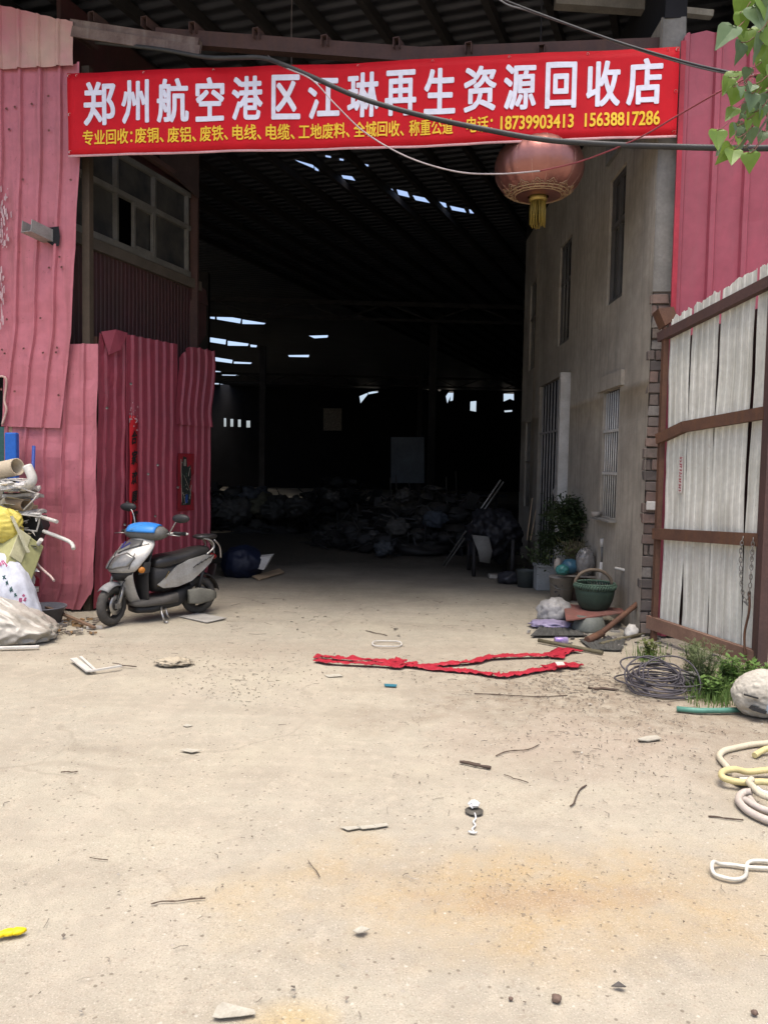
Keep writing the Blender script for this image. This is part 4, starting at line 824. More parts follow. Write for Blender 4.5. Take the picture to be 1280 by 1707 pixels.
P(b, 'chevron_badge', [CHROME, mat('violet_blue', (.05, .05, .22), None, 4, .4)], sc, local=True)
P(MB().loft([sect(.83, .44, .10, .10), sect(.84, .50, .15, .12), sect(.83, .53, .17, .10)], closed=False, cap=False), 'lower_grille', BLACK, sc, local=True, solid=.02)
for s in (1, -1): P(MB().blob((.755, .195*s, .545), (.04, .03, .035), 0, 1, 0, 3), 'turn_signal', AMB, sc, local=True); P(MB().plate([(.79, .17*s, .50), (.70, .22*s, .52), (.69, .23*s, .62), (.74, .20*s, .62)], (0, .02*s, 0)), 'side_flap', BLACK, sc, local=True)
SEAM = mat('panel_gap', (.02, .02, .02), None, 5, .7)
for ln in ([(t, .695+.10*abs(t)) for t in np.linspace(-.9, .9, 15)], [(0, .525), (0, .60), (0, .66)], [(.86, .55), (.80, .62), (.72, .70)], [(-.86, .55), (-.80, .62), (-.72, .70)]): P(MB().tube([cowl(t, z, .019) for t, z in ln], .0028, 5), 'panel_seam', SEAM, sc, local=True)
# handlebar unit
b = MB(); rings = []
for y in np.linspace(-.22, .22, 13):
    k = math.sqrt(max(0, 1-(y/.235)**2)); rings.append([V(.60+(.105*k+.02)*math.cos(a)+.02*k, y, .885+(.075*k+.018)*math.sin(a)*(1.0 if math.sin(a) > 0 else .9)) for a in np.linspace(0, 2*math.pi, 17)[:-1]])
b.loft(rings); P(turned(b, HP), 'handlebar_cowl', GREYP, sc, local=True)
b = MB(); rings = []
for y in np.linspace(-.165, .165, 13):
    k = math.sqrt(max(0, 1-(y/.235)**2)); rings.append([V(.60+(.113*k+.02)*math.cos(a)+.02*k, y, .888+(.083*k+.018)*math.sin(a)) for a in np.linspace(.12, 1.95, 10)])
b.loft(rings, closed=False, cap=False); P(turned(b, HP), 'blue_cover', BLUE, sc, local=True, solid=.006)
b = MB().bar((.745, -.09, .925), (.70, .03, .965), .012, .02).bar((.745, -.09, .925), (.725, .06, .93), .012, .014); P(turned(b, HP), 'cover_badge', mat('pale_blue_badge', (.12, .36, .70), None, 4, .4), sc, local=True)
b = MB().tube([(.60, -.20, .87), (.56, -.26, .885), (.50, -.33, .88)], .012, 8).tube([(.60, .20, .87), (.56, .26, .885), (.50, .33, .88)], .012, 8).tube([(.60, 0, .86), (.70, 0, .62)], .025, 8); P(turned(b, HP), 'handlebar', CHROME, sc, local=True)
for s in (1, -1):
    g = P(turned(MB().tube([(.55, .27*s, .886), (.485, .36*s, .878)], .019, 10).tube([(.485, .36*s, .878), (.479, .368*s, .877)], .021, 10), HP), 'grip', BLACK, sc, local=True)
    P(turned(MB().lathe([(0, -.012), (.016, -.010), (.018, 0), (.016, .010), (0, .012)], (.475, .374*s, .877), 12), HP), 'bar_end', WPAINT, g, local=True)
    P(turned(MB().tube([(.60, .235*s, .87), (.63, .30*s, .875), (.60, .38*s, .865)], .006, 6), HP), 'brake_lever', CHROME, sc, local=True)
ms = {1: ((.50, .26, .89), (.46, .31, 1.0), (.43, .33, 1.04)), -1: ((.62, -.20, .93), (.62, -.24, 1.05), (.63, -.30, 1.125))}
for s in (1, -1):
    m_ = P(MB().tube(spline(ms[s], 4), .007, 6), 'mirror_stalk', CHROME, sc, local=True)
    c = ms[s][2]; q = MB(); q.blob((c[0], c[1]+.03*s, c[2]), (.035, .095, .045), .03, 1, 3, 3, rz=.5); P(q, 'mirror', BLACK, m_, local=True)
# seat and body
def ring2(x, z0, z1, hw, n=14, p=2.6):
    out = []
    for k in range(n):
        a = 2*math.pi*k/n; ca, sa = math.cos(a), math.sin(a); out.append(V(x, hw*math.copysign(abs(ca)**(2/p), ca), (z0+z1)/2+(z1-z0)/2*math.copysign(abs(sa)**(2/p), sa)))
    return out
P(MB().loft([ring2(.585, .53, .60, .085), ring2(.55, .50, .645, .115), ring2(.46, .50, .668, .13), ring2(.34, .525, .672, .135), ring2(.22, .55, .685, .135), ring2(.12, .57, .715, .125), ring2(-.02, .60, .725, .105), ring2(-.10, .63, .71, .07)]), 'seat', SEATM, sc, local=True, sub=1)
P(MB().loft([ring2(.60, .34, .52, .10), ring2(.57, .29, .56, .13), ring2(.42, .27, .56, .14), ring2(.25, .33, .60, .135), ring2(.08, .42, .63, .12), ring2(-.08, .52, .66, .085)]), 'under_seat_body', BLACK, sc, local=True)
for s in (1, -1):
    b = MB(); o = [(.50, .335), (.56, .37), (.47, .44), (.34, .545), (.20, .60), (.02, .635), (-.10, .62), (-.06, .55), (.05, .47), (.18, .38), (.34, .335)]
    c0 = V(.22, .158*s, .46); vs = [c0]+[V(x, (.150-.03*max(0, .1-x)/.2)*s, z) for x, z in o]+[V(x, .125*s, z) for x, z in o]; n = len(o)
    b.add(vs, [(0, 1+i, 1+(i+1) % n) for i in range(n)]+[(1+i, 1+n+i, 1+n+(i+1) % n, 1+(i+1) % n) for i in range(n)], 0, False); sp_ = P(b, 'side_panel', SILV, sc, local=True)
    b = MB()
    for i in range(5): x = .17-.05*i; b.bar((x, .1575*s-.003*i*s, .515+.02*i), (x-.055, .156*s-.004*i*s, .55+.021*i), .004, .012, up=(0, 1, 0))
    P(b, 'side_decal', BLACK, sp_, local=True); P(MB().bar((.50, .146*s, .39), (.44, .150*s, .50), .004, .006, up=(0, 1, 0)).bar((.56, .139*s, .36), (.46, .15*s, .365), .004, .006, up=(0, 1, 0)), 'gold_line', GOLD, sp_, local=True)
P(MB().loft([ring2(.78, .17, .215, .12, p=6), ring2(.70, .165, .235, .165, p=6), ring2(.50, .165, .245, .17, p=6), ring2(.34, .17, .275, .165, p=6)]), 'footboard', mat('dusty_floor', (.12, .11, .10), (.08, .075, .066), 7, .85), sc, local=True)
P(MB().loft([ring2(.75, .10, .17, .11, p=4), ring2(.60, .09, .17, .14, p=4), ring2(.30, .12, .30, .13, p=4), ring2(.15, .2, .34, .10, p=4)]), 'battery_tray', BLACK, sc, local=True)
b = MB()
for s in (-1, 1): b.bar((.38, .085*s, .20), (.02, .085*s, .20), .03, .05); b.tube([(.08, .10*s, .24), (.02, .115*s, .52)], .020, 10)
P(b, 'swing_arm', BLACK, sc, local=True)
P(MB().loft([ring2(.22, .15, .29, .03, p=5), ring2(.10, .13, .30, .035, p=5), ring2(-.04, .15, .27, .03, p=5), ring2(-.10, .17, .24, .02, p=5)]), 'motor_guard', mat('dusty_guard', (.17, .165, .135), (.12, .115, .095), 6, .7), sc, local=True).location = (0, .15, 0)
b = MB(); rings = []
for a in np.linspace(math.radians(35), math.radians(170), 12): rings.append([V(.02+(.235-.02*abs(k)**2)*math.cos(a), .07*k, .20+(.245-.02*abs(k)**2)*math.sin(a)) for k in (-1, -.5, 0, .5, 1)])
b.loft(rings, closed=False, cap=False); P(b, 'rear_fender', BLACK, sc, local=True, solid=.008)
P(MB().loft([ring2(.06, .80, .825, .05), ring2(.02, .785, .84, .085), ring2(-.08, .785, .84, .09), ring2(-.16, .79, .835, .075), ring2(-.19, .80, .825, .04)]), 'rear_pad', SEATM, sc, local=True)
b = MB()
for s in (1, -1): b.tube(spline([(.0, .07*s, .80), (-.09, .08*s, .77), (-.12, .085*s, .70), (-.02, .10*s, .63)], 4), .011, 6); b.tube(spline([(-.13, .07*s, .78), (-.20, .07*s, .70), (-.22, .06*s, .58)], 4), .010, 6)
P(b, 'rear_rack', CHROME, sc, local=True)
P(MB().loft([ring2(-.10, .56, .64, .08), ring2(-.16, .57, .63, .07), ring2(-.18, .58, .61, .05)]), 'tail_light', mat('dark_red_lens', (.18, .01, .01), None, 5, .25), sc, local=True)
P(MB().plate([(-.12, -.07, .36), (-.12, .07, .36), (-.16, .07, .52), (-.16, -.07, .52)], (-.006, 0, 0)), 'mud_flap', BLACK, sc, local=True)
P(MB().tube([(.52, .14, .15), (.545, .19, .10), (.54, .24, .012)], .011, 6).tube([(.54, .24, .012), (.52, .27, .01)], .012, 6).tube([(.47, .13, .13), (.46, .15, .06), (.44, .16, .03)], .010, 6), 'kickstand', CHROME, sc, local=True)
P(MB().tube(spline([(.80, .06, .50), (.90, .10, .42), (.93, .09, .30), (.97, .09, .22)], 5), .006, 5).tube(spline([(.72, -.1, .80), (.78, -.05, .72), (.74, 0, .62)], 4), .006, 5), 'brake_hose', BLACK, sc, local=True)
# ------------------------------------------------------------------ scrap pile on the left
CARD = mat('cardboard', (.36, .27, .17), (.29, .21, .13), 4, .85, 0, .1, 50, .2, (.2, .15, .1)); PAPER = mat('grubby_paper', (.52, .50, .46), (.40, .38, .34), 6, .8, 0, .2, 30, .2, (.3, .28, .24)); PVC = mat('white_pvc', (.62, .60, .55), (.50, .48, .43), 6, .45, 0, .05, 60)
SACKG = mat('grubby_film', (.44, .41, .355), (.27, .25, .21), 5, .33, 0, .5, 22, 0, (0, 0, 0), 0, (0, 0, 0), .5); SACKW = mat('woven_sack_white', (.60, .62, .68), (.50, .52, .58), 3, .6, 0, .3, 90); YEL = mat('yellow_bag', (.62, .52, .10), (.52, .43, .10), 4, .5, 0, .3, 14); GRNBOX = mat('olive_carton', (.36, .35, .16), (.30, .30, .14), 3, .7, 0, .1, 40)
z2 = lambda x, y: (x/6.4, 840+y/6.4)
b = MB(); rr = random.Random(31); z = 0
while z < 1.06:
    h = rr.uniform(.05, .12); b.box((-4.25+rr.uniform(-.05, .05), 7.8+rr.uniform(-.03, .03), z+h/2), (1.15+rr.uniform(-.1, .1), .34, h-.004), rz=rr.uniform(-.06, .06)); z += h
S(b, 'carton_stack', CARD, 'stack of flattened brown cartons under the rolls by the pink wall', 'cardboard')
def tubehollow(a, c, r, t, m, name, label, cat, crush=1.0):
    a, c = np.array(a), np.array(c); d = unit(c-a); s = unit(np.cross(d, V(0, 0, 1))); u = np.cross(s, d); n = 24
    ring = lambda p, rad: [p+rad*math.cos(t_)*s+rad*crush*math.sin(t_)*u for t_ in np.linspace(0, 2*math.pi, n+1)[:-1]]
    return S(MB().loft([ring(a, r), ring(c, r), ring(c, r-t), ring(a, r-t)], cap=False), name, m, label, cat)
tubehollow(D(-70, 800, 7.75), D(30, 778, 7.45), .085, .012, mat('pale_card', (.55, .47, .34), (.46, .38, .27), 4, .75), 'cardboard_roll', 'pale rolled card tube on top of the scrap pile', 'roll')
tubehollow(D(-70, 838, 7.75), D(46, 842, 7.4), .082, .01, CARD, 'cardboard_roll', 'brown rolled card tube squashed under the papers', 'roll', .75)
b = MB().tube(spline([D(0, 812, 7.35), D(38, 812, 7.35), D(52, 805, 7.33), D(54, 795, 7.33), D(46, 777, 7.35)], 5), .045, 14); S(b, 'pipe_elbow', PVC, 'white plastic pipe elbow pointing up from the scrap pile', 'pipe')
for i, (y, c, lab) in enumerate(((801, PVC, 'white plastic panel lying flat below the pale card tube'), (814, PAPER, 'grey crumpled paper sheets between the two card tubes'), (826, PAPER, 'torn grey paper bundle just above the brown card tube'), (853, PAPER, 'pale paper sheets below the brown card tube'))):
    b = MB(); c0 = D(10, y, 7.55); n, mm = 12, 6; vs = []
    for a in range(n+1):
        for e in range(mm+1): x = -.5+(.75+.03*i)*a/n; vs.append(c0+V(x, -.15+.3*e/mm+.03*nz3((x, i, 1), 6), .03*nz3((x, e*.2, i), 4.5, i)+(.02 if i in (1, 2) else .004)*nz3((x, e*.3, i), 14, i)))
    b.add(vs, [(a*(mm+1)+e, (a+1)*(mm+1)+e, (a+1)*(mm+1)+e+1, a*(mm+1)+e+1) for a in range(n) for e in range(mm)]); S(b, 'paper_sheet', c, lab, 'waste paper', solid=.03 if i else .012)
S(MB().box(D(21, 770, 7.92), (.12, .08, .60)), 'blue_board', mat('bright_blue', (.02, .13, .50), (.02, .11, .42), 4, .45), 'short bright blue plastic block standing behind the card tube', 'plastic block', bevel=.015)
S(MB().tube([D(57, 743, 7.95), D(53, 856, 7.9), D(50, 960, 7.85)], .018, 8), 'blue_pipe', mat('pipe_blue', (.035, .08, .33), None, 5, .5), 'thin blue pipe upright against the pink sheets', 'pipe')
bp = [z2(*p) for p in ((10, 380), (190, 130), (430, 150), (470, 262), (335, 535), (150, 520))]
S(MB().plate([D(x, y, 7.5) for x, y in bp], (0, .16, .02)), 'black_bin', BLACK, 'black plastic bin lying tilted in the scrap pile', 'bin', bevel=.01)
S(MB().tube(spline([D(*z2(*p), 7.42) for p in ((330, 95), (405, 110), (428, 150), (398, 275), (375, 290), (205, 262))], 4), .009, 8), 'bent_tube', PVC, 'bent white tube frame across the black bin', 'tube frame')
b = MB().blob(D(6, 876, 7.25), (.17, .13, .17), .15, 1.2, 4, 5, None, .09, 1.8, stretch=(.5, 1, 1.9)); S(b, 'yellow_bag', YEL, 'yellow plastic bag stuffed on the scrap pile', 'bag')
cb = MB(); cA, cB, cC = D(*z2(120, 400), 7.1), D(*z2(330, 545), 7.25), D(*z2(180, 820), 7.0)
cX = unit(cB-cA); cZ = unit(cC-cA); cY = unit(np.cross(cX, cZ)); cZ = np.cross(cY, cX)
cctr = D(*z2(160, 600), 7.2); b = MB().box(cctr, (.30, .28, .44), ax=(cX, cY, cZ)); cbx = S(b, 'olive_carton', GRNBOX, 'dented olive yellow carton tilted on edge above the white sack', 'carton', bevel=.012)
nrm = cY if cY[1] < 0 else -cY; f0 = cctr+nrm*.142
S(MB().plate([f0+cX*-.15+cZ*-.21, f0+cX*-.02+cZ*-.21, f0+cX*-.02+cZ*.1, f0+cX*-.15+cZ*.1], nrm*.01), 'card_flap', mat('pale_olive', (.50, .48, .30), None, 5, .8), 'pale card flap leaning on the olive carton', 'card')
S(MB().bar(D(*z2(128, 130), 7.15), D(*z2(310, 520), 7.1), .03, .012), 'strap', mat('pale_strap', (.48, .46, .32), None, 5, .7), 'pale flat strap slanting down across the black bin', 'strap')
for i, (p, r, lab) in enumerate(((((80, 102), (440, 108)), .012, 'thin white rod lying level over the black bin'), (((400, 125), (612, 190)), .019, 'short thick white rod pointing at the pink wall'), (((465, 290), (740, 400), (790, 480)), .019, 'white rod with a bent end in front of the pink wall'),
   (((330, 540), (445, 380)), .020, 'stubby white rod slanting up from the olive carton'), (((370, 545), (410, 650), (540, 770), (580, 820)), .012, 'thin crooked pinkish rod hanging below the white rods'))):
    S(MB().tube(spline([D(*z2(*q), 7.4-.05*k) for k, q in enumerate(p)], 4) if len(p) > 2 else [D(*z2(*p[0]), 7.45), D(*z2(*p[1]), 7.3)], r, 8), 'plastic_rod', PVC if i != 4 else mat('pinkish_rod', (.55, .42, .38), None, 6, .6), lab, 'rod', group='loose rods in the left scrap pile')
S(MB().blob(D(51, 976, 7.45), (.08, .07, .11), .2, 1.5, 6, 3, None, .12, 3), 'red_bag', mat('wine_bag', (.25, .015, .03), None, 5, .4), 'small wine red plastic bag beside the olive carton', 'bag')
b = MB().blob(D(8, 1000, 7.0)+V(-.02, 0, .03), (.27, .22, .42), .07, 1.4, 9, 5, .0, .05, 2.2); 
# shear the sack so its right side slopes down
b.v = [(p[0]+(.42-p[2])*.32, p[1], p[2]) for p in b.v]; SK = b
sk = S(b, 'white_sack', SACKW, 'white woven sack with green characters and pink print leaning on the pile', 'sack')
bvh = BVHTree.FromPolygons([Vector(p) for p in SK.v], SK.f)
def onsack(x, y, o=.006):
    d = Vector(ray(x, y)).normalized(); h = bvh.ray_cast(Vector(CP), d); return np.array(h[0]-d*o) if h[0] is not None else None
z6 = lambda x, y: (x/10.04, 930+y/10.04)
def strokes(lst, m, name, wd):
    b = MB()
    for (p, q) in lst:
        a, c = onsack(*z6(*p)), onsack(*z6(*q))
        if a is None or c is None or np.linalg.norm(a-c) > .3: continue
        b.bar(a, c, wd, .003, up=(0, -1, 0))
    if b.v: o = P(b, name, m, sk)
strokes([((50, 300), (90, 340)), ((90, 290), (60, 350)), ((70, 330), (110, 350)), ((100, 400), (140, 410)), ((130, 380), (110, 450)), ((110, 420), (150, 440)), ((170, 500), (220, 530)), ((200, 480), (180, 570)), ((160, 540), (190, 530)), ((190, 540), (230, 560)), ((245, 600), (290, 640)), ((270, 590), (255, 650)), ((250, 630), (285, 620))], mat('green_ink', (.03, .10, .09), None, 4, .7), 'lettering', .008)
for grp in ([((5, 80), (20, 130)), ((25, 60), (60, 110)), ((50, 50), (90, 100)), ((80, 90), (120, 140))], [((325, 690), (375, 690)), ((325, 720), (375, 720))], [((385, 620), (420, 640)), ((420, 670), (440, 690))], [((400, 700), (440, 720)), ((380, 780), (420, 800))]): strokes(grp, mat('pink_print', (.55, .16, .28), None, 4, .7), 'pink_print', .022)
#strokes([((5, 80), (20, 130)), ((25, 60), (60, 110)), ((50, 50), (90, 100)), ((80, 90), (120, 140)), ((325, 690), (375, 690)), ((325, 720), (375, 720)), ((385, 620), (420, 640)), ((400, 700), (440, 720)), ((380, 780), (420, 800)), ((420, 670), (440, 690))], mat('pink_print', (.55, .16, .28), None, 4, .7), 'pink_print', .022)
b = MB().blob((-3.42, 6.82, .11), (.50, .33, .25), .10, 1.6, 12, 6, .004, .10, 1.9, -.25, stretch=(.45, 1.5, .8)); b.v = [(p[0], p[1], p[2]*(1.15-.55*min(1, max(0, (p[0]+3.55)/.55)))) for p in b.v]
S(b, 'grey_sack', SACKG, 'grubby grey plastic sack slumped on the ground at the left edge', 'sack')
bc = G(66, 1043); S(MB().lathe([(.0, .01), (.155, .01), (.205, .165), (.215, .165), (.212, .175), (.195, .172), (.15, .02), (0, .02)], (bc[0], bc[1]+.1, 0), 36), 'grey_basin', mat('grey_basin_plastic', (.15, .15, .17), None, 5, .4), 'round grey plastic basin on the ground beside the grey sack', 'basin')
S(MB().bar(D(50, 1000, 7.75), G(158, 1049)+V(0, 0, .015), .035, .02), 'brown_stick', mat('brown_wood', (.22, .14, .09), None, 7, .8), 'brown wooden slat sloping from the pile down past the basin', 'slat')
S(MB().bar(G(-30, 1084)+V(0, 0, .015), G(66, 1081)+V(0, 0, .015), .035, .022), 'plastic_strip', PVC, 'white slat lying on the ground in front of the grey sack', 'slat', bevel=.004)
b = MB(); rr = random.Random(17)
for i in range(70):
    x, y = rr.uniform(88, 165), rr.uniform(1030, 1058); c = G(x, y); s = rr.uniform(.01, .05); a = rr.uniform(0, 3.1); b.box(c+V(0, 0, .008), (s*rr.uniform(1, 3), s*.5, rr.uniform(.006, .03)), a)
S(b, 'corner_rubble', islmat('rubble_mix', [(.3, .26, .2), (.2, .17, .14), (.5, .47, .42), (.12, .1, .09), (.34, .2, .08)]), 'small rubble and scraps at the foot of the pink wall by the basin', 'rubble', kind='stuff')
S(MB().plate([G(300, 1030)+V(0, 0, .01), G(345, 1040)+V(0, 0, .01), G(378, 1033)+V(0, 0, .014), G(330, 1024)+V(0, 0, .012)], (0, 0, .006)), 'cardboard_sheet', mat('pale_grey_card', (.42, .40, .36), None, 6, .85), 'flat pale card lying under the back of the scooter', 'cardboard')

b = MB(); rr = random.Random(41)
for i in range(190):
    y = rr.uniform(798, 985); x = rr.uniform(-12, 50 if y < 860 else 62); c = D(x, y, rr.uniform(7.25, 7.6)); s = rr.uniform(.02, .075); d = unit(V(rr.gauss(0, 1), rr.gauss(0, .5), rr.gauss(0, .4))); n_ = unit(np.cross(d, V(rr.gauss(0, .4), rr.gauss(0, .6), 1))); k = rr.choice((3, 4, 5)); o = unit(np.cross(d, n_))
    b.plate([c+d*s*1.5*math.cos(6.28*q/k)*rr.uniform(.6, 1.2)+n_*s*.6*math.sin(6.28*q/k)*rr.uniform(.5, 1.3)+o*s*rr.uniform(-.3, .3) for q in range(k)], o*.004)
S(b, 'scrap_shreds', islmat('shred_mix', [(.50, .48, .44), (.38, .36, .32), (.26, .24, .21), (.10, .10, .095), (.56, .55, .53), (.30, .25, .16), (.42, .40, .36), (.18, .17, .15)], .6), 'torn shreds of film, card and paper packed between the left scrap pile', 'shreds', kind='stuff')
for i, (pts, lab) in enumerate(((((0, 818), (30, 812), (60, 822)), 'long thin grey lath sticking out under the pipe elbow'), (((0, 856), (40, 858), (70, 862)), 'thin pale lath sticking out under the brown card tube'), (((40, 850), (58, 832), (62, 826)), 'short lilac grey tube standing off the brown card tube'))):
    S(MB().tube([D(x, y, 7.3) for x, y in pts], .008, 6), 'thin_lath', PAPER, lab, 'lath')
# ------------------------------------------------------------------ clutter along the plaster wall on the right
def blobthing(name, c, rad, m, lab, cat, **k): return S(MB().blob(c, rad, **k), name, m, lab, cat)
bw = G(985, 1052); bw = V(bw[0], bw[1]+.08, 0)
S(MB().lathe([(.165, .0), (.17, .012), (.125, .135), (0, .137)], bw, 28), 'overturned_bowl', mat('grey_green_plastic', (.15, .16, .14), None, 5, .6), 'grey green plastic bowl turned upside down under the rusty sheet', 'bowl')
tq = [D(939, 1006, 8.05), D(1035, 1014, 7.95), D(1042, 1020, 7.6), D(943, 1034, 7.42)]
S(MB().plate(tq, (0, 0, -.012)), 'rusty_sheet', mat('red_rust_sheet', (.22, .085, .07), (.16, .075, .06), 8, .85, 0, .3, 40, .3, (.3, .2, .17)), 'rust red metal sheet resting on the upturned bowl', 'metal sheet')
kc = D(990, 1010, 7.85); kc[2] = .155
bk = T('green_basket', 'dark green woven basket with an arched handle on the rusty sheet', 'basket', kc)
WOV = mat('green_weave', (.040, .066, .046), (.026, .045, .032), 9, .75, 0, .3, 60); WOV2 = mat('pale_green_weave', (.075, .125, .09), (.05, .085, .06), 12, .75, 0, .4, 60)
weave = lambda t, h: 1+.012*math.sin(t*32+round(h*45)*3.14)
TL = -.22
def tilt(p): return p
b = MB().lathe([(.0, 0), (.12, 0), (.155, .04), (.18, .10), (.195, .17), (.20, .23), (.19, .23), (.17, .1), (0, .03)], kc, 64, fn=weave); P(b, 'body', WOV, bk)
b = MB()
for k in range(46): t = 2*math.pi*k/46; b.tube([kc+V(.20*math.cos(t), .20*math.sin(t), .215), kc+V(.212*math.cos(t+.05), .212*math.sin(t+.05), .25), kc+V(.195*math.cos(t+.13), .195*math.sin(t+.13), .275)], .010, 5)
b.tube([kc+V(.2*math.cos(t), .2*math.sin(t), .272) for t in np.linspace(0, 6.283, 40)[:-1]], .010, 6, closed=True); P(b, 'rim', WOV2, bk)
P(MB().tube([kc+V(-.19*math.cos(t)-.01, .03, .25+.155*math.sin(t)) for t in np.linspace(0, math.pi, 22)], .017, 8), 'handle', mat('cane', (.16, .12, .085), (.11, .085, .06), 20, .7), bk)
pc = G(938, 1003); pc[1] += .12
bu = T('paint_bucket', 'grubby cream paint bucket holding up the board', 'bucket', pc); BUCK = mat('cream_bucket', (.30, .27, .235), (.22, .20, .175), 5, .6, 0, .05, 50, .4, (.14, .12, .1))
P(MB().lathe([(0, 0), (.125, 0), (.14, .27), (.147, .27), (.147, .295), (0, .295)], pc, 32), 'body', BUCK, bu); P(MB().tube([pc+V(.148*math.cos(t), .148*math.sin(t)-.005, .24-.10*math.sin(-t)*.9) for t in np.linspace(math.pi, 2*math.pi, 14)], .004, 5), 'handle', STEEL, bu)
b = MB(); rr = random.Random(12)
for k in range(18): t = math.radians(rr.uniform(225, 262)); z = rr.uniform(.06, .2); b.box(pc+V(.137*math.cos(t), .137*math.sin(t), z), (.016, .004, .007), t+math.pi/2)
P(b, 'label_print', mat('dark_print', (.06, .06, .065), None, 5, .7), bu)
S(MB().plate([D(928, 958, 9.0), D(1020, 962, 8.85), D(1022, 958, 9.45), D(935, 952, 9.5)], (0, 0, -.02)), 'board', mat('grey_board', (.24, .21, .18), None, 6, .8), 'grey board laid across the paint bucket', 'board')
tbn = T('teal_bundle', 'bundle of teal and sky blue plastic on the board', 'plastic bundle', D(945, 957, 9.0))
P(MB().blob(D(950, 944, 9.05), (.105, .09, .085), .08, 2, 3, 4, None, .06, 3), 'sky_blue_bag', mat('sky_blue_bag', (.04, .115, .165), (.03, .08, .12), 6, .4), tbn); P(MB().blob(D(937, 950, 8.95), (.07, .06, .055), .15, 2, 5, 4, None, .15, 3), 'teal_bag', mat('teal_bag', (.04, .17, .16), None, 6, .4), tbn)
S(MB().blob(D(929, 942, 9.1), (.045, .045, .09), .1, 2, 2, 3), 'cream_bottle', BUCK, 'small cream bottle with green cap beside the teal bundle', 'bottle')
blobthing('clear_bag', D(975, 937, 8.95), (.10, .08, .15), mat('cloudy_film', (.22, .21, .20), (.15, .145, .14), 6, .25, 0, .3, 20, 0, (0, 0, 0), 0, (0, 0, 0), .6, alpha=.75), 'cloudy clear plastic bag with a knotted top on the board', 'bag', amp=.1, fr=1.6, seed=8, sub=4, wr=.15, wf=2.5)
wb = T('white_brush', 'white handled brush standing upright behind the green basket', 'brush', D(1000, 962, 8.7))
P(MB().tube([D(1003, 898, 8.7), D(1003, 911, 8.7)], .022, 8).tube([D(1002, 937, 8.7), D(1000, 965, 8.7)], .02, 8), 'grip', WPAINT, wb); P(MB().tube([D(1003, 911, 8.7), D(1002, 938, 8.7)], .013, 8), 'shaft', GREYP, wb)
LFD = mat('dark_shrub_leaf', (.035, .055, .022), (.05, .07, .028), 5, .6, 0, 0, sss=.2); STEM = mat('dry_stem', (.15, .13, .08), (.10, .085, .05), 8, .85); LFY = mat('olive_leaf', (.085, .095, .028), (.06, .075, .025), 5, .6, 0, 0, sss=.2)
def shrub(name, c, rx, rz, n, m, lab, pot=None, seed=1, ls=.035, stems=16, stemh=1.0):
    t = T(name, lab, 'plant', c); rr = random.Random(seed); st = MB(); lf = MB()
    for k in range(stems):
        a = rr.uniform(0, 6.28); e = np.array(c)+V(rx*.8*math.cos(a)*rr.uniform(.3, 1), rx*.8*math.sin(a)*rr.uniform(.3, 1), rz*stemh*rr.uniform(.7, 1.25)); mid = (np.array(c)+e)/2+V(rr.uniform(-.04, .04), rr.uniform(-.04, .04), .05); st.tube(spline([np.array(c), mid, e], 4), .005, 5)
        for q in range(3): st.tube([mid, mid+V(rr.uniform(-.12, .12), rr.uniform(-.1, .1), rr.uniform(.05, .2))], .0025, 4)
    for k in range(n):
        cl = k % 28; r2 = random.Random(seed*100+cl); o = V(r2.gauss(0, .5), r2.gauss(0, .5), r2.gauss(0, .42)); p = np.array(c)+V(0, 0, rz*1.15)+V(o[0]*rx, o[1]*rx, o[2]*rz)+V(rr.gauss(0, .09), rr.gauss(0, .09), rr.gauss(0, .07))
        d = unit(V(rr.uniform(-1, 1), rr.uniform(-1, 1), rr.uniform(-.6, .6))); s = unit(np.cross(d, V(rr.uniform(-1, 1), .3, 1))); L = ls*rr.uniform(.6, 1.4); lf.add([p-d*L*.6, p+s*L*.28, p+d*L*.8, p-s*L*.28], [(0, 1, 2, 3)])
    P(st, 'stems', STEM, t); P(lf, 'foliage', m, t)
    if pot: P(MB().lathe([(0, 0), (pot[0]*.8, 0), (pot[0], pot[1]), (pot[0]*.92, pot[1]), (pot[0]*.85, pot[1]-.04), (0, pot[1]-.04)], V(c[0], c[1], c[2]-pot[1]), 24), 'pot', pot[2], t)
    return t
c1 = D(958, 955, 9.8); c1[2] = .30
shrub('dark_shrub', c1, .42, .46, 7000, LFD, 'dark bushy potted shrub in front of the barred doorway', (.16, .30, BLACK), 3, .045)
c2 = D(960, 948, 9.35); c2[2] = .36
shrub('dry_shrub', c2, .26, .17, 420, LFY, 'thin half dry shrub with bare pale twigs in front of the dark shrub', (.13, .36, mat('clay_pot', (.12, .08, .06), None, 6, .8)), 8, .035, 26, 1.7)
wc = G(909, 985); S(MB().box(V(wc[0], wc[1]+.12, .15), (.24, .22, .30)).box(V(wc[0], wc[1]+.12, .318), (.27, .25, .035)), 'foam_box', mat('grubby_foam', (.34, .35, .34), (.26, .27, .26), 5, .7), 'grubby white foam box by the doorway left of the shrubs', 'box', bevel=.01)
dc = G(876, 978); S(MB().lathe([(0, 0), (.11, 0), (.13, .22), (.14, .23), (.12, .22), (.1, .03), (0, .03)], dc, 24), 'dark_bucket', mat('dark_grey_pail', (.07, .08, .075), None, 5, .5), 'dark grey pail in the shadow left of the foam box', 'bucket')
blobthing('white_bag', D(924, 1021, 7.95), (.145, .12, .13), mat('grey_white_film', (.34, .33, .315), (.20, .195, .19), 5, .4, 0, .3, 20), 'crumpled greyish white bag beside the rusty sheet', 'bag', amp=.22, fr=1.3, seed=14, sub=4, wr=.2, wf=1.8, floor=.0)
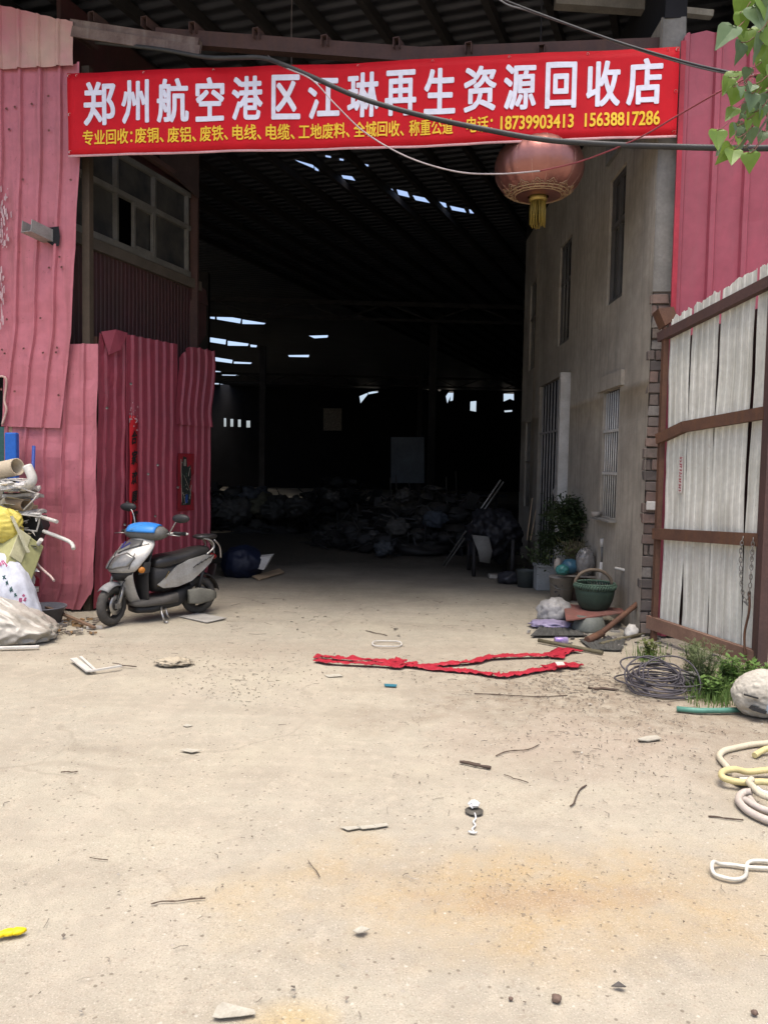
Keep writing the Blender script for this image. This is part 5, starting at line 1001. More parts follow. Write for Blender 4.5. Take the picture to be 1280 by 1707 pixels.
blobthing('purple_bag', G(918, 1044)+V(0, 0, .02), (.18, .13, .035), mat('lilac_film', (.30, .26, .38), (.23, .20, .30), 6, .4), 'flat lilac plastic bag on the ground below the white bag', 'bag', amp=.3, fr=1.8, seed=5, sub=4, wr=.2, wf=2.2, floor=.0)
def mat_thing(px, name, lab):
    q = [G(*p) for p in px]; b = MB(); n = 16; vs = []
    for i in range(n+1):
        for j in range(n+1):
            a = q[0]*(1-i/n)+q[1]*i/n; c = q[3]*(1-i/n)+q[2]*i/n; p = a*(1-j/n)+c*j/n; vs.append(p+V(0, 0, .012+.012*(i % 2)*(j % 2)+.012*nz3(p, 3)))
    b.add(vs, [(i*(n+1)+j, (i+1)*(n+1)+j, (i+1)*(n+1)+j+1, i*(n+1)+j+1) for i in range(n) for j in range(n)]); return S(b, name, mat('black_rubber_mat', (.045, .045, .042), (.08, .078, .07), 9, .7), lab, 'mat', solid=.008)
mat_thing([(884, 1062), (975, 1062), (958, 1046), (898, 1048)], 'rubber_mat', 'black ribbed rubber mat lying by the lilac bag')
mat_thing([(985, 1084), (1035, 1087), (1042, 1068), (965, 1068)], 'rubber_mat', 'black rubber mat lying nearer the rusty gate')
pcn = G(935, 1074)+V(0, 0, .034); S(MB().tube([pcn+V(-.062, 0, 0), pcn+V(-.058, 0, 0), pcn+V(.055, .01, 0), pcn+V(.062, .01, 0)], [.026, .033, .033, .026], 16), 'purple_can', mat('purple_tin', (.16, .06, .30), (.45, .40, .55), 14, .35, .3), 'small crushed purple can lying by the rubber mats', 'can')
S(MB().tube([G(978, 1073)+V(0, 0, .03), G(1003, 1066)+V(0, 0, .06)], .035, 8).tube([G(1000, 1067)+V(0, 0, .06), D(1088, 985, 7.62)], .026, 8), 'rusty_pole', RUST, 'rusty bent pole leaning from the ground to the gate post', 'pole')
S(MB().tube([G(897, 1071)+V(0, 0, .02), G(1004, 1092)+V(0, 0, .02)], .018, 7), 'wooden_stick', STEM, 'pale wooden stick lying in front of the rubber mats', 'stick')
S(MB().tube([G(1000, 1076)+V(0, 0, .015), G(1072, 1060)+V(0, 0, .02)], .016, 7), 'grey_stick', STEM, 'grey stick on the ground ending at the brick pier', 'stick')
S(MB().tube([D(1025, 947, 7.95), D(1092, 961, 7.66)], .015, 8), 'white_rod', PVC, 'white plastic rod sticking out behind the rusty gate post', 'rod')
blobthing('film_scrap', G(1051, 1060)+V(0, 0, .03), (.055, .05, .07), PVC, 'small white film scrap at the foot of the brick pier', 'scrap', amp=.3, fr=2, seed=3, sub=3, wr=.2, wf=2)
for x in (1048, 1063, 1032, 1016): pass
b = MB(); rr = random.Random(23)
for i in range(90):
    x, y = rr.gauss(1040, 55), rr.gauss(1062, 12)
    if x > 1085 and y < 1060: continue
    c = G(x, y); s = rr.uniform(.008, .04); b.box(c+V(0, 0, .006), (s*rr.uniform(1, 2.5), s*.6, rr.uniform(.006, .025)), rr.uniform(0, 3))
S(b, 'gate_rubble', islmat('grey_rubble', [(.22, .2, .18), (.15, .13, .11), (.35, .33, .3), (.1, .09, .08)]), 'grey rubble strewn at the foot of the plaster wall and pier', 'rubble', kind='stuff')
# pots on the window ledge
lp = RW.pt(1.5, 1.045, .05); S(MB().lathe([(0, 0), (.05, 0), (.06, .06), (.05, .06), (0, .02)], lp, 16), 'ledge_cup', BUCK, 'small dusty cup on the ledge of the white barred window', 'cup')
P(MB().bar(RW.pt(.88, 1.035, .03), RW.pt(1.62, 1.035, .03), .12, .02), 'ledge', RENDER, house)

# ------------------------------------------------------------------ things inside the dark shed
HEAP = islmat('shaded_scrap', [(.009, .009, .01), (.005, .005, .006), (.018, .017, .015), (.004, .004, .005), (.008, .007, .006), (.012, .011, .009), (.04, .038, .035), (.006, .005, .005)], .7, (.012, .011, .010))  # near-black colours carry the deep shade of the shed
def heap(name, c, rx, ry, h, n, lab, seed):
    rr = random.Random(seed); b = MB()
    b.blob((c[0], c[1], -.1), (rx*.7, ry*.7, h*.45), .4, 1.5, seed, 5, 0, .3, 4)
    for i in range(n):
        x, y = rr.uniform(-1, 1), rr.uniform(-1, 1)
        if x*x+y*y > 1: continue
        z = h*.95*(1-(x*x+y*y)**.8)*rr.uniform(.6, 1.1)+.05; p = V(c[0]+x*rx, c[1]+y*ry, z); s = rr.uniform(.05, .2); k = rr.random(); ax = [unit(V(rr.gauss(0, 1), rr.gauss(0, 1), rr.gauss(0, 1)))]; ax.append(unit(np.cross(ax[0], V(.2, .3, 1)))); ax.append(np.cross(ax[0], ax[1]))
        if k < .16: b.blob(p, (s, s*.8, s*.6), .4, 1.8, i, 3, None, .35, 3)
        elif k < .5: b.box(p, (s*2, s*1.3, s*.15), ax=ax)
        elif k < .66: b.box(p, (s*1.5, s, s*.7), ax=ax)
        elif k < .74: b.tube([p+s*1.1*(ax[0]*math.cos(t)+ax[1]*math.sin(t)) for t in np.linspace(0, 6.28, 15)[:-1]], .018, 5, closed=True)
        else: b.tube([p-ax[0]*s*2.4, p+ax[1]*s*.5, p+ax[0]*s*2.4], .013, 5)
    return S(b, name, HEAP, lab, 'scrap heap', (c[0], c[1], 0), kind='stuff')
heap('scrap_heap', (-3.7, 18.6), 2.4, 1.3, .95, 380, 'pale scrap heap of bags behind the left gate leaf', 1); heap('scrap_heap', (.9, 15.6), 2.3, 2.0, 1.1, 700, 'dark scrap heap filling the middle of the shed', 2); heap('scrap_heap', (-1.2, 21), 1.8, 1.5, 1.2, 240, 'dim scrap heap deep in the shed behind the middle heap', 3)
SHADEP = mat('shaded_paper', (.075, .072, .066), (.04, .038, .034), 6, .8); SHADEF = mat('shaded_film', (.040, .039, .036), (.022, .021, .02), 6, .5)  # darker copies of paper and film, interior shade put into the colour
for i, (x, y, Y, r, m, lab) in enumerate(((396, 850, 17.4, .30, SHADEP, 'pale grey bag in the middle of the left scrap heap'), (440, 843, 17.5, .28, mat('olive_sack', (.09, .085, .055), None, 5, .8), 'olive sack near the right end of the left scrap heap'), (467, 848, 17.3, .30, SHADEF, 'tall grey bag at the right end of the left scrap heap'), (375, 843, 17.6, .24, SHADEF, 'small grey bag at the left end of the left scrap heap'), (497, 846, 16.5, .22, SHADEF, 'slim grey bag standing between the heaps'), (425, 832, 17.8, .3, mat('slate_sack', (.06, .065, .075), None, 5, .8), 'slate grey sack on top of the left scrap heap'),
    (553, 828, 14.8, .16, SHADEF, 'pale shred on the left end of the middle heap'), (672, 828, 14.6, .18, SHADEF, 'grey bag on top of the middle heap'), (662, 878, 13.9, .22, SHADEP, 'pale flattened bag on the front slope of the middle heap'), (640, 915, 13.2, .18, mat('slate_bag', (.05, .055, .06), None, 4, .7), 'slate bag at the foot of the middle heap'), (725, 865, 14.1, .22, mat('blue_grey_bag', (.045, .055, .07), None, 4, .7), 'blue grey bag on the right slope of the middle heap'))):
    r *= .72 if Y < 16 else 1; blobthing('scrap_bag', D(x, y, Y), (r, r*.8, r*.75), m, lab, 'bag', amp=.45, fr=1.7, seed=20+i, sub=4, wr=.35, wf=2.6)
bl = G(400, 964); blobthing('blue_tarp_bundle', (bl[0], bl[1]+.25, .17), (.27, .26, .24), mat('navy_tarp', (.005, .009, .026), (.004, .006, .018), 4, .55, 0, .3, 18), 'navy blue tarp bundle on the floor behind the scooter', 'tarp', amp=.1, fr=1.4, seed=31, sub=4, wr=.12, wf=2, floor=.0)
S(MB().plate([D(424, 930, 10.75), D(453, 927, 10.7), D(440, 950, 10.6), D(428, 948, 10.65)], (.02, .12, .02)), 'white_carton', PAPER, 'pale carton scrap beside the navy tarp bundle', 'carton')
S(MB().plate([G(420, 964)+V(0, 0, .02), G(466, 952)+V(0, 0, .03), G(474, 957)+V(0, 0, .02), G(432, 969)+V(0, 0, .01)], (0, 0, .012)), 'card_scrap', CARD, 'flat brown card strip in front of the navy tarp bundle', 'cardboard')
S(MB().bar(G(352, 887), G(412, 884), .5, .05), 'low_plank', CARD, 'low plank across the front of the left scrap heap', 'plank')
for i, (a, c, lab) in enumerate((((738, 942, 11.6), (834, 800, 11.9), 'long thin pole leaning right of the middle heap, left of a pair'), ((742, 944, 11.7), (839, 803, 12.0), 'long thin pole leaning right of the middle heap, right of a pair'))):
    g = G(a[0], a[1]); S(MB().tube([g, D(*c)], .014, 6), 'leaning_pole', STEEL, lab, 'pole')
ms = T('covered_cart', 'dark tarp covered cart in the shadow by the right wall', 'cart', G(815, 962))
g = G(822, 962); P(MB().blob((g[0]+.05, g[1]+.5, .58), (.34, .42, .33), .35, 1.5, 41, 5, None, .22, 2.2), 'tarp', mat('charcoal_tarp', (.012, .012, .015), None, 4, .6), ms)
for sx in (-1, 1):
    for sy in (0, .7): P(MB().tube([(g[0]+.28*sx, g[1]+.05+sy, 0), (g[0]+.28*sx, g[1]+.05+sy, .55)], .03, 6), 'leg', DARKSTEEL, ms)
P(MB().loft([[V(g[0]-.34, g[1]-.12, .62), V(g[0]-.1, g[1]-.14, .60), V(g[0]-.1, g[1]-.1, .60), V(g[0]-.34, g[1]-.08, .62)], [V(g[0]-.25, g[1]-.18, .38), V(g[0]-.05, g[1]-.18, .40), V(g[0]-.05, g[1]-.14, .40), V(g[0]-.25, g[1]-.14, .38)], [V(g[0]-.22, g[1]-.16, .24), V(g[0]-.08, g[1]-.16, .22), V(g[0]-.08, g[1]-.12, .22), V(g[0]-.22, g[1]-.12, .24)]]), 'white_cloth', mat('grimy_cloth', (.16, .155, .14), None, 5, .8), ms)
P(MB().box((g[0]+.02, g[1]-.1, .03), (.2, .14, .05)), 'pale_shoe_box', SACKG, ms)
S(MB().blob(V(G(848, 972)[0], G(848, 972)[1], .06), (.14, .12, .09), .3, 1.6, 44, 3, 0, .2, 2), 'dark_bag', mat('inky_bag', (.03, .03, .035), None, 5, .35), 'small dark shiny bag on the floor near the dark grey pail', 'bag')
for i, (x, t) in enumerate(((878, 830), (884, 850))):
    S(MB().tube([D(x, 900, 11.2), D(x+9, t, 11.4)], .01, 6), 'thin_lath', CARD, ('thin pale lath leaning on the right wall, longer of two', 'thin pale lath leaning on the right wall, shorter of two')[i], 'lath')

# ------------------------------------------------------------------ on the yard: ribbon, ring, hoses, wire, weeds, scraps
RIB = mat('red_ribbon_cloth', (.37, .018, .034), (.29, .014, .027), 12, .55, 0, .1, 60, 0, (0, 0, 0), 0, (0, 0, 0), .3, two=True)
z5 = lambda x, y: (480+x/2.4615, 1000+y/2.4615)
rib = MB(); rr = random.Random(6)
def ribbon(pts, wd, seed):
    sp = spline([G(*z5(*p)) for p in pts], 14); n = len(sp); vs = []; k = 7
    for i, p in enumerate(sp):
        d = sp[min(i+1, n-1)]-sp[max(i-1, 0)]; d[2] = 0; s = unit(np.cross(d, V(0, 0, 1))); w_ = wd*(1+.35*nz3((i*.12, seed, 0), 1))*(.5 if i in (0, n-1) else 1)
        for j in range(k):
            t = j/(k-1)-.5; h = .012+.028*abs(nz3((i*.10, t*5, seed), 1.1))+.016*abs(nz3((i*.3, t*9, seed), 1)); vs.append(p+s*w_*t+V(0, 0, h))
    rib.add(vs, [(i*k+j, (i+1)*k+j, (i+1)*k+j+1, i*k+j+1) for i in range(n-1) for j in range(k-1)], 0, True)
ribbon([(108, 240), (160, 244), (240, 250), (340, 256), (420, 262), (470, 258)], .09, 1); ribbon([(112, 254), (170, 264), (260, 268), (360, 272), (440, 276), (530, 266)], .07, 2); ribbon([(440, 284), (480, 276), (540, 282), (620, 293), (700, 300), (760, 304), (830, 314), (880, 320), (940, 312), (1020, 298), (1100, 284), (1150, 278), (1193, 284)], .085, 3); ribbon([(540, 284), (620, 274), (700, 268), (760, 262), (820, 246), (880, 240), (960, 236), (1040, 236), (1085, 236), (1120, 224), (1165, 216)], .085, 4); ribbon([(1085, 244), (1110, 226), (1150, 214), (1168, 222)], .16, 5); ribbon([(1060, 290), (1110, 278), (1160, 278), (1190, 285)], .13, 7); ribbon([(440, 286), (455, 262), (470, 254)], .10, 8)
S(rib, 'red_ribbon', RIB, 'long crumpled red ribbon lying across the ground before the gateway', 'ribbon', solid=.003)
rc = G(645, 1075); S(MB().tube([V(rc[0]+.13*math.cos(t), rc[1]+.12*math.sin(t), .012+.004*math.sin(3*t)) for t in np.linspace(0, 2*math.pi, 49)[:-1]], .006, 6, closed=True), 'wire_ring', WPAINT, 'thin white wire ring lying on the ground behind the red ribbon', 'ring')
z4 = lambda x, y: (1160+x/6.567, 1220+y/6.567)
HOSE = mat('cream_hose', (.58, .53, .40), (.50, .45, .33), 7, .55, 0, .2, 50, 0, (0, 0, 0), .25, (.3, .25, .18)); HOSE2 = mat('yellowed_hose', (.58, .50, .24), (.52, .44, .22), 7, .55, 0, .2, 50, 0, (0, 0, 0), .2, (.3, .25, .15)); HOSE3 = mat('pale_pink_hose', (.52, .455, .40), (.43, .375, .32), 7, .55, 0, .2, 50)
def hose(pts, r, m, lab, lift=None, name='hose'):
    q = [G(*z4(*p))+V(0, 0, r+(lift[i] if lift else 0)) for i, p in enumerate(pts)]; return S(MB().tube(spline(q, 10), r, 12), name, m, lab, 'hose', group='coiled hoses at the right edge')
hose([(360, 470), (320, 400), (265, 335), (252, 290), (300, 240), (430, 205), (600, 170), (788, 150), (1000, 120), (1200, 140), (1330, 250), (1300, 380), (1180, 430)], .0165, HOSE, 'cream hose bending back at the top of the hose pile')
hose([(635, 290), (720, 255), (800, 250), (1000, 235)], .0165, HOSE2, 'yellowed hose end stub at the right edge of the yard', (0, .01, .02, .02))
hose([(1260, 560), (1180, 500), (1000, 480), (788, 490), (560, 490), (420, 505), (310, 520), (270, 555), (290, 600), (400, 615), (540, 630), (700, 645), (900, 665), (1120, 690), (1280, 660), (1350, 600)], .0165, HOSE2, 'yellowed hose folded in a flat hairpin across the hose pile', (.01, .02, .02, .02, .01, .03, .03, .03, .03, .02, .02, .03, .03, .03, .03, .03))
hose([(1280, 880), (1200, 1000), (1060, 1060), (900, 1040), (780, 1010), (640, 950), (530, 880), (465, 800), (470, 745), (520, 725), (600, 740)], .018, HOSE3, 'pale pink hose making the outer loop at the bottom of the pile', (.0,)*9+(.01, .02))
hose([(1180, 800), (1120, 920), (1010, 970), (900, 960), (760, 920), (640, 870), (560, 820), (525, 800)], .0165, HOSE3, 'pale pink hose inside the outer loop', (.01,)*8)
hose([(1220, 720), (1160, 830), (1040, 890), (900, 880), (780, 845), (690, 800), (620, 730), (570, 670), (600, 640)], .0165, HOSE, 'cream hose crossing over the pink loops', (.04,)*9)
hose([(860, 900), (740, 900), (660, 860), (610, 800), (590, 760)], .0155, HOSE3, 'pale pink innermost hose of the coil', (.0,)*5)
hose([(640, 640), (720, 700), (830, 720)], .015, SACKW, 'bluish white hose piece showing inside the coil', (.0,)*3)
S(MB().plate([G(*z4(*p))+V(0, 0, .012) for p in ((385, 555), (560, 545), (640, 600), (480, 610))], (0, 0, .006)), 'dark_strap', BLACK, 'black plastic scrap caught inside the hose hairpin', 'scrap')
S(MB().plate([G(*z4(*p))+V(0, 0, .02) for p in ((470, 550), (560, 548), (540, 600), (480, 590))], (0, 0, .006)), 'white_scrap', PVC, 'white plastic scrap caught inside the hose hairpin', 'scrap')
q = [G(*z4(*p))+V(0, 0, .008+(.018 if i in (9, 10) else 0)) for i, p in enumerate(((900, 1450), (700, 1430), (590, 1440), (550, 1480), (545, 1560), (520, 1610), (420, 1635), (280, 1610), (190, 1570), (165, 1530), (190, 1490), (260, 1465), (400, 1475), (560, 1500), (700, 1508), (900, 1520)))]
S(MB().tube(spline(q, 8), .0075, 10), 'string_loop', mat('white_cord', (.64, .62, .54), None, 7, .5), 'thin white cord lying in a loop below the hose pile', 'cord')
# coil of dark wire
wc_ = G(1112, 1160); wco = MB(); rr = random.Random(15)
for k in range(17):
    r = rr.uniform(.13, .25); cx, cy = wc_[0]+rr.gauss(0, .045), wc_[1]+.14+rr.gauss(0, .05); tx, ty = rr.uniform(-.25, .25), rr.uniform(-.1, .35); ph = rr.uniform(0, 6); e = rr.uniform(.75, 1); pts = []
    if k in (3, 8, 12): ty = rr.uniform(.9, 1.2); cy -= .05
    for t in np.linspace(0, 2*math.pi, 41)[:-1]:
        a, c = r*math.cos(t), r*e*math.sin(t); w_ = .012*math.sin(3*t+ph)
        pts.append(V(cx+a+w_, cy+c*math.cos(ty)+w_, max(.012, .05+.05*rr.random()*0+.02*(k % 5)+c*math.sin(ty)+a*math.sin(tx)*.5)))
    wco.tube(pts, .0062, 6, closed=True)
for s, e in (((1160, 1125), (1215, 1118)), ((1060, 1140), (1075, 1118))): wco.tube(spline([G(*s)+V(0, 0, .05), G((s[0]+e[0])/2, s[1])+V(0, 0, .16), G(*e)+V(0, 0, .02)], 8), .006, 6)
S(wco, 'wire_coil', mat('grey_purple_wire', (.085, .075, .085), (.06, .055, .06), 8, .5), 'tangled coil of dark wire on the dirt beside the weeds', 'wire coil')
S(MB().plate([G(1112, 1132)+V(0, 0, .02), G(1160, 1128)+V(0, 0, .03), G(1166, 1143)+V(0, 0, .02), G(1124, 1146)+V(0, 0, .02)], (0, 0, .02)), 'grey_tile', mat('grey_tile', (.20, .19, .18), None, 6, .8), 'broken grey tile behind the dark wire coil', 'tile')
q = [G(1127, 1187), G(1160, 1190), G(1200, 1190), G(1245, 1188)]; S(MB().tube([p+V(0, 0, .022) for p in q], .018, 10), 'green_pipe', mat('sea_green_pipe', (.10, .26, .20), None, 5, .4), 'sea green pipe lying in front of the weeds', 'pipe')
rk = G(1272, 1200); b = MB().blob(V(rk[0]+.03, rk[1]+.10, .14), (.19, .12, .155), .06, 2.4, 51, 6, 0, .025, 5); bkk = T('cement_drum', 'mouldy cement crusted drum end half hidden at the right edge', 'drum', rk)
P(b, 'body', mat('cement_crust', (.47, .44, .37), (.33, .30, .25), 6, .9, 0, .5, 20, 0, (0, 0, 0), .3, (.12, .11, .09)), bkk)
P(MB().bar(V(rk[0]-.135, rk[1]+.0, .165), V(rk[0]-.055, rk[1]-.03, .15), .02, .008), 'crack', BLACK, bkk)
P(MB().plate([V(rk[0]-.10, rk[1]-.045, .075), V(rk[0]-.02, rk[1]-.06, .055), V(rk[0]-.01, rk[1]-.06, .075), V(rk[0]-.08, rk[1]-.045, .095)], (0, .05, 0)), 'dark_slot', BLACK, bkk)
P(MB().plate([V(rk[0]-.0, rk[1]-.065, .055), V(rk[0]+.1, rk[1]-.06, .055), V(rk[0]+.1, rk[1]-.06, .10), V(rk[0]+.01, rk[1]-.06, .10)], (0, .05, 0)), 'pale_label', mat('bluish_paper', (.40, .46, .52), None, 12, .7), bkk)
GR = mat('weed_green', (.10, .19, .045), (.15, .23, .06), 7, .6, 0, 0, sss=.3); GR2 = mat('fern_green', (.11, .15, .06), (.15, .18, .08), 7, .6, 0, 0, sss=.3)
def weed(c, h, n, m, lab, seed, spread=.5, ferny=True):
    t = T('weed_plant', lab, 'weed', c, group='weeds at the foot of the white gate'); rr = random.Random(seed); st = MB(); lf = MB()
    for k in range(n):
        a = rr.uniform(0, 6.28); L = h*rr.uniform(.6, 1.1); lean = spread*rr.uniform(.2, 1); pts = [np.array(c)+V(lean*L*s*math.cos(a)+.0, lean*L*s*math.sin(a), L*(s-.25*lean*s*s)) for s in (0, .35, .7, 1)]; sp = spline(pts, 3); st.tube(sp, .003, 4)
        for i in range(1, len(sp)):
            for side in (1, -1):
                if ferny:
                    for q in range(2):
                        d = unit(V(rr.uniform(-1, 1), rr.uniform(-1, 1), rr.uniform(-.1, .7))); p = sp[i]+d*.01; l = .055*rr.uniform(.5, 1.2); s = unit(np.cross(d, V(rr.uniform(-.5, .5), rr.uniform(-.5, .5), 1)))
                        for f in (.35, .65, .95): lf.add([p+d*l*f, p+d*l*(f+.12)+s*l*.22, p+d*l*(f+.3)+s*l*.12], [(0, 1, 2)]); lf.add([p+d*l*f, p+d*l*(f+.12)-s*l*.22, p+d*l*(f+.3)-s*l*.12], [(0, 1, 2)])
                else:
                    d = unit(V(rr.uniform(-1, 1), rr.uniform(-1, 1), rr.uniform(-.2, .6))); p = sp[i]; l = .05*rr.uniform(.6, 1.3); s = unit(np.cross(d, V(0, 0, 1))); lf.add([p, p+d*l*.5+s*l*.3, p+d*l, p+d*l*.5-s*l*.3], [(0, 1, 2, 3)])
    P(st, 'stems', GR2, t); P(lf, 'leaves', m, t)
weed(G(1172, 1150), .34, 16, GR2, 'tall feathery weed by the gate bottom rail', 1); weed(G(1150, 1120), .22, 9, GR2, 'small feathery weed left of the tall feathery one', 2); weed(G(1215, 1150), .24, 22, GR, 'bright green leafy weed between the feathery weed and the drum', 3, .8, False); weed(G(1252, 1140), .22, 16, GR, 'bright green leafy weed just behind the cement drum', 4, .8, False); weed(G(1190, 1165), .17, 14, GR, 'low leafy weed behind the sea green pipe', 5, .9, False); weed(G(1082, 1098), .17, 8, mat('pale_weed', (.17, .20, .06), None, 6, .6, sss=.3), 'pale grassy tuft near the brick pier', 6, .7, False)
b = MB(); rr = random.Random(9)
def blade(p, h, w0, a, bend):
    s = V(math.cos(a), math.sin(a), 0); d = V(-math.sin(a), math.cos(a), 0); v = []
    for k in range(4):
        t = k/3; q = p+V(0, 0, h*t)+d*bend*t*t; v += [q-s*w0*(1-t*.95), q+s*w0*(1-t*.95)]
    b.add(v, [(0, 1, 3, 2), (2, 3, 5, 4), (4, 5, 7, 6)])
for i in range(1500):
    x, y = rr.gauss(1210, 38), rr.gauss(1152, 15)
    if rr.random() < .12: x, y = rr.gauss(1082, 14), rr.gauss(1098, 9)
    if x > 1330 or y > 1185 or y < 1080 or (x < 1140 and y > 1112): continue
    blade(G(x, y), rr.uniform(.04, .14), rr.uniform(.0025, .005), rr.uniform(0, 6.28), rr.uniform(-.06, .06))
S(b, 'grass', GR, 'fresh green grass growing in a patch under the white gate', 'grass', kind='stuff')
# small flat pieces lying about, each its own
def scrap(px, m, name, lab, cat='scrap', th=.002, lift=.004, curl=.0):
    q = [G(*p)+V(0, 0, lift+(curl*.6 if i % 2 else 0)) for i, p in enumerate(px)]; return S(MB().plate(q, (0, 0, th)), name, m, lab, cat)
CREAM = mat('cream_paper', (.44, .415, .34), (.33, .305, .245), 14, .8, 0, .3, 40, 0, (0, 0, 0), .4, (.3, .27, .2))
scrap([(354, 1698), (362, 1680), (372, 1673), (398, 1680), (424, 1686), (427, 1693), (400, 1697), (366, 1700)], CREAM, 'torn_paper', 'large torn piece of pale paper at the bottom edge of the yard')
scrap([(300, 1252), (313, 1249), (336, 1252), (320, 1256)], CREAM, 'paper_chip', 'small white chip alone on the ground left of the ribbon')
scrap([(305, 1211), (312, 1208), (322, 1211), (312, 1213)], CREAM, 'paper_chip', 'tiny white chip farther back on the left of the yard')
scrap([(588, 1556), (602, 1551), (616, 1553), (605, 1562), (596, 1560)], CREAM, 'dry_leaf', 'curled pale dry leaf in the near yard', 'leaf', .003, .008, .012)
scrap([(1062, 1234), (1078, 1232), (1094, 1228), (1102, 1236), (1080, 1238), (1064, 1238)], CREAM, 'crumpled_paper', 'folded white paper scrap on the dirt below the wire coil', 'scrap', .006, .006, .014)
scrap([(566, 1380), (596, 1379), (602, 1382), (580, 1386)], CREAM, 'paper_strip', 'pale paper strip, leftmost of three lying in a row')
scrap([(594, 1379), (622, 1377), (630, 1381), (604, 1384)], CREAM, 'paper_strip', 'pale paper strip, middle one of three lying in a row'); scrap([(622, 1376), (644, 1374), (648, 1378), (630, 1381)], CREAM, 'paper_strip', 'pale paper strip, rightmost of three lying in a row')
scrap([(1018, 1649), (1030, 1646), (1043, 1650), (1038, 1655)], mat('charcoal_chip', (.10, .09, .08), None, 6, .8), 'dark_leaf', 'dark curled dry leaf at the bottom right of the yard', 'leaf', .003, .008, .016)
scrap([(540, 1126), (565, 1124), (572, 1128), (548, 1130)], CREAM, 'paper_chip', 'pale chip just in front of the left end of the ribbon'); scrap([(924, 1116), (938, 1116), (941, 1121), (928, 1122)], PVC, 'paper_chip', 'white chip lying on the right tail of the ribbon', lift=.06); scrap([(640, 1141), (662, 1142), (660, 1146), (642, 1145)], mat('teal_shred', (.04, .18, .24), None, 5, .5), 'teal_shred', 'small teal blue shred in front of the ribbon')
b = MB(); yc = G(18, 1563)
for i in range(5): b.blob(yc+V(-.03+.013*i, .006*(i % 2)+.004*i, .012), (.022, .012, .010), .15, 2, i, 3, 0, .1, 3, .6)
S(b, 'yellow_flower', mat('bright_yellow', (.75, .58, .01), (.68, .50, .01), 9, .5), 'bright yellow crumpled scrap at the left edge of the yard', 'scrap')
fcup = T('slipper_sole', 'small dark sole with a clump of white foam on top in mid yard', 'foam scrap', G(790, 1353)); fg = G(790, 1354)
P(MB().lathe([(0, .003), (.042, .003), (.043, .008), (0, .008)], fg, 20), 'sole', mat('dark_sole', (.12, .11, .09), None, 6, .8), fcup); P(MB().blob(fg+V(.0, .02, .03), (.021, .018, .015), .35, 2.2, 3, 4, None, .2, 3), 'foam', mat('white_foam', (.74, .74, .72), None, 9, .8), fcup)
q = [G(*z5(*p))+V(0, 0, .006) for p in ((765, 880), (770, 900), (760, 915), (768, 930), (755, 945), (762, 958), (740, 955), (760, 962), (775, 958))]; S(MB().tube(spline(q, 4), .004, 5), 'white_string', mat('white_string', (.74, .74, .72), None, 9, .8), 'squiggle of white string trailing from the foam sole', 'string')
lb_ = MB(); g0, g1_, g2_ = G(123, 1102), G(150, 1122), G(203, 1114); lb_.bar(g0+V(0, 0, .02), g1_+V(0, 0, .015), .05, .012); lb_.bar(g1_+V(0, 0, .015), g2_+V(0, 0, .02), .018, .012); lb_.bar(g0+V(.05, .02, .03), g1_+V(.03, .03, .015), .02, .01)
S(lb_, 'white_bracket', PVC, 'bent white plastic strip lying on the ground left of the ribbon', 'plastic strip')
blobthing('dirt_clod', G(290, 1107)+V(0, 0, .015), (.11, .07, .03), mat('pale_clod', (.44, .38, .28), None, 9, .95, 0, .5, 30), 'crumbly pale clod of dirt beside the white bent strip', 'clod', amp=.5, fr=3, seed=3, sub=4, wr=.2, wf=3, floor=.0)
STK = mat('dark_twig', (.10, .07, .05), (.07, .05, .04), 12, .9)
for i, (a, c, r, lab) in enumerate((((766, 1272), (818, 1282), .013, 'short thick dark stick in mid yard'), ((770, 1271), (800, 1276), .009, 'broken splinter lying along the short thick stick'), ((826, 1261), (898, 1242), .005, 'long thin twig slanting up right in mid yard'), ((950, 1345), (977, 1310), .006, 'thin twig lying steeply right of the foam sole'), ((252, 1508), (343, 1498), .004, 'long thin twig in the near left of the yard'), ((514, 1435), (533, 1462), .003, 'short curved twig left of the rust stain'), ((790, 1157), (945, 1160), .007, 'long dark twig lying just in front of the ribbon'), ((610, 1052), (645, 1060), .007, 'dark twig behind the white wire ring'), ((1180, 1362), (1238, 1368), .006, 'knobbly dark twig below the hose pile'), ((188, 1106), (228, 1112), .006, 'dark twig touching the bent white strip'), ((102, 1288), (130, 1287), .005, 'small hooked twig at the far left of the yard'), ((980, 1148), (1030, 1152), .016, 'charred stick end near the wire coil'), ((840, 1292), (880, 1305), .004, 'wispy twig right of the short thick stick'), ((150, 1430), (180, 1434), .003, 'fine twig with a pale chip in the near left yard'))):
    p, q = G(*a), G(*c); L_ = np.linalg.norm(q-p); r *= .6; m_ = [p+(q-p)*t_+V(RND.gauss(0, .025)*L_, RND.gauss(0, .05)*L_, 0) for t_ in (.22, .45, .7)]; S(MB().tube([x+V(0, 0, r) for x in spline([p, *m_, q], 3)], [r*(.75+.5*RND.random()) for _ in range(13)], 6), 'twig', STK, lab, 'twig', group='twigs lying about the yard')
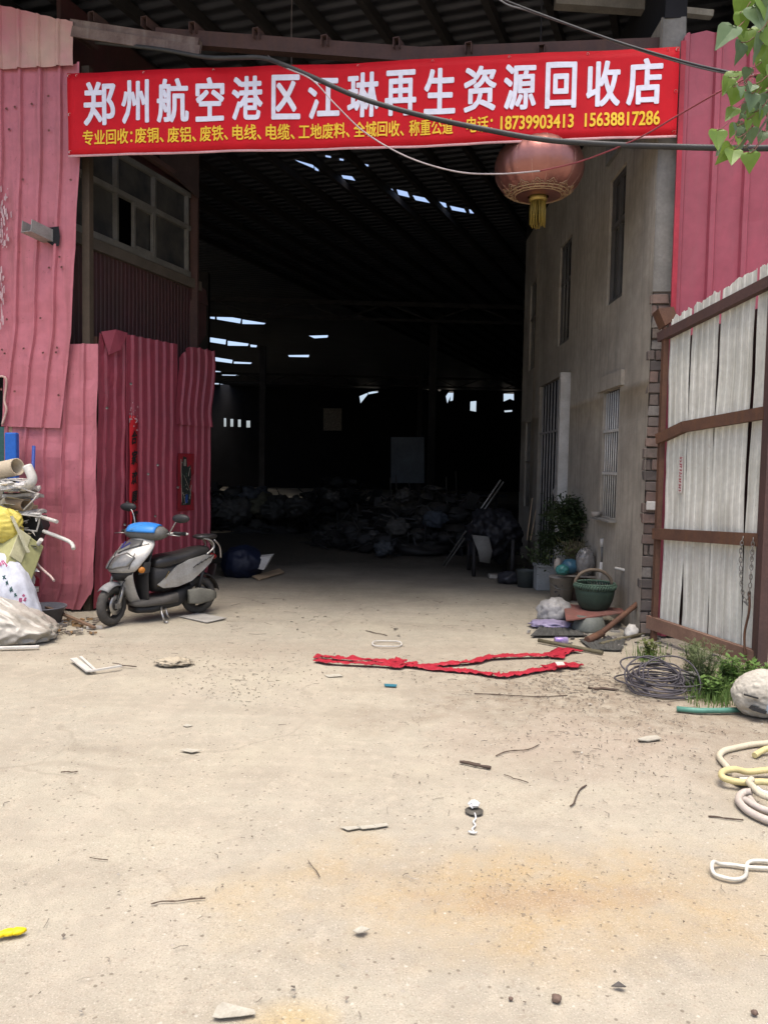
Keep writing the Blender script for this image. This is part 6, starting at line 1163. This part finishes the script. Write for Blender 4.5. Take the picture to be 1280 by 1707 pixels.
for i, (x, y, r, lab) in enumerate(((927, 1669, .015, 'brown pebble near the bottom of the yard, largest of three'), (1257, 1691, .010, 'small dark pebble in the bottom right corner'), (851, 1667, .007, 'tiny dark pebble left of the largest pebble'))):
    blobthing('pebble', G(x, y)+V(0, 0, r*.6), (r, r*.9, r*.8), mat('brown_stone', (.16, .11, .085), None, 30, .85), lab, 'pebble', amp=.25, fr=1.5, seed=60+i, sub=3)
# litter nobody could count
b = MB(); rr = random.Random(77)
def flake(x, y, s):
    c = G(x, y)
    if c[1] > 9.5 or c[0] < -4.2 or c[0] > 4: return
    a = rr.uniform(0, 6.28)
    if rr.random() < .45:
        l = s*rr.uniform(1.2, 4); d = V(math.cos(a), math.sin(a), 0); m_ = c+d*l*.5+V(-d[1], d[0], 0)*l*rr.uniform(-.25, .25); b.tube([c+V(0, 0, .004), m_+V(0, 0, .006), c+d*l+V(0, 0, .004)], rr.uniform(.0008, .0016), 4)
    else:
        n = rr.choice((3, 4, 5)); b.plate([c+V(s*.6*math.cos(a+6.28*k/n)*rr.uniform(.4, 1), s*.6*math.sin(a+6.28*k/n)*rr.uniform(.4, 1), .002+rr.uniform(0, .008)) for k in range(n)], (0, 0, .002))
for i in range(260): y = 1060+640*rr.random()**1.6; flake(rr.uniform(-20, 1300), y, rr.choice((.005, .007, .009, .013, .018)))
for i in range(900): flake(rr.gauss(1030, 150), rr.gauss(1200, 58), rr.uniform(.004, .017))
for i in range(650): flake(rr.gauss(1020, 110), rr.gauss(1140, 20), rr.uniform(.008, .03))
for i in range(420): x = rr.uniform(0, 1000); flake(x, 1085+.045*x+rr.gauss(0, 13), rr.uniform(.005, .02))
for i in range(200): flake(rr.gauss(880, 130), rr.gauss(1475, 30), rr.uniform(.002, .006))
for i in range(200): flake(rr.gauss(390, 60), rr.gauss(1140, 18), rr.uniform(.006, .018))
for i in range(200): flake(rr.uniform(380, 900), rr.uniform(960, 1060), rr.uniform(.01, .05))
S(b, 'litter', islmat('litter_mix', [(.14, .11, .08), (.18, .145, .105), (.10, .08, .06), (.24, .19, .14), (.16, .125, .09), (.30, .26, .2), (.42, .39, .33), (.20, .16, .12)]), 'twig bits, dry leaf crumbs and grit strewn over the yard', 'litter', kind='stuff')
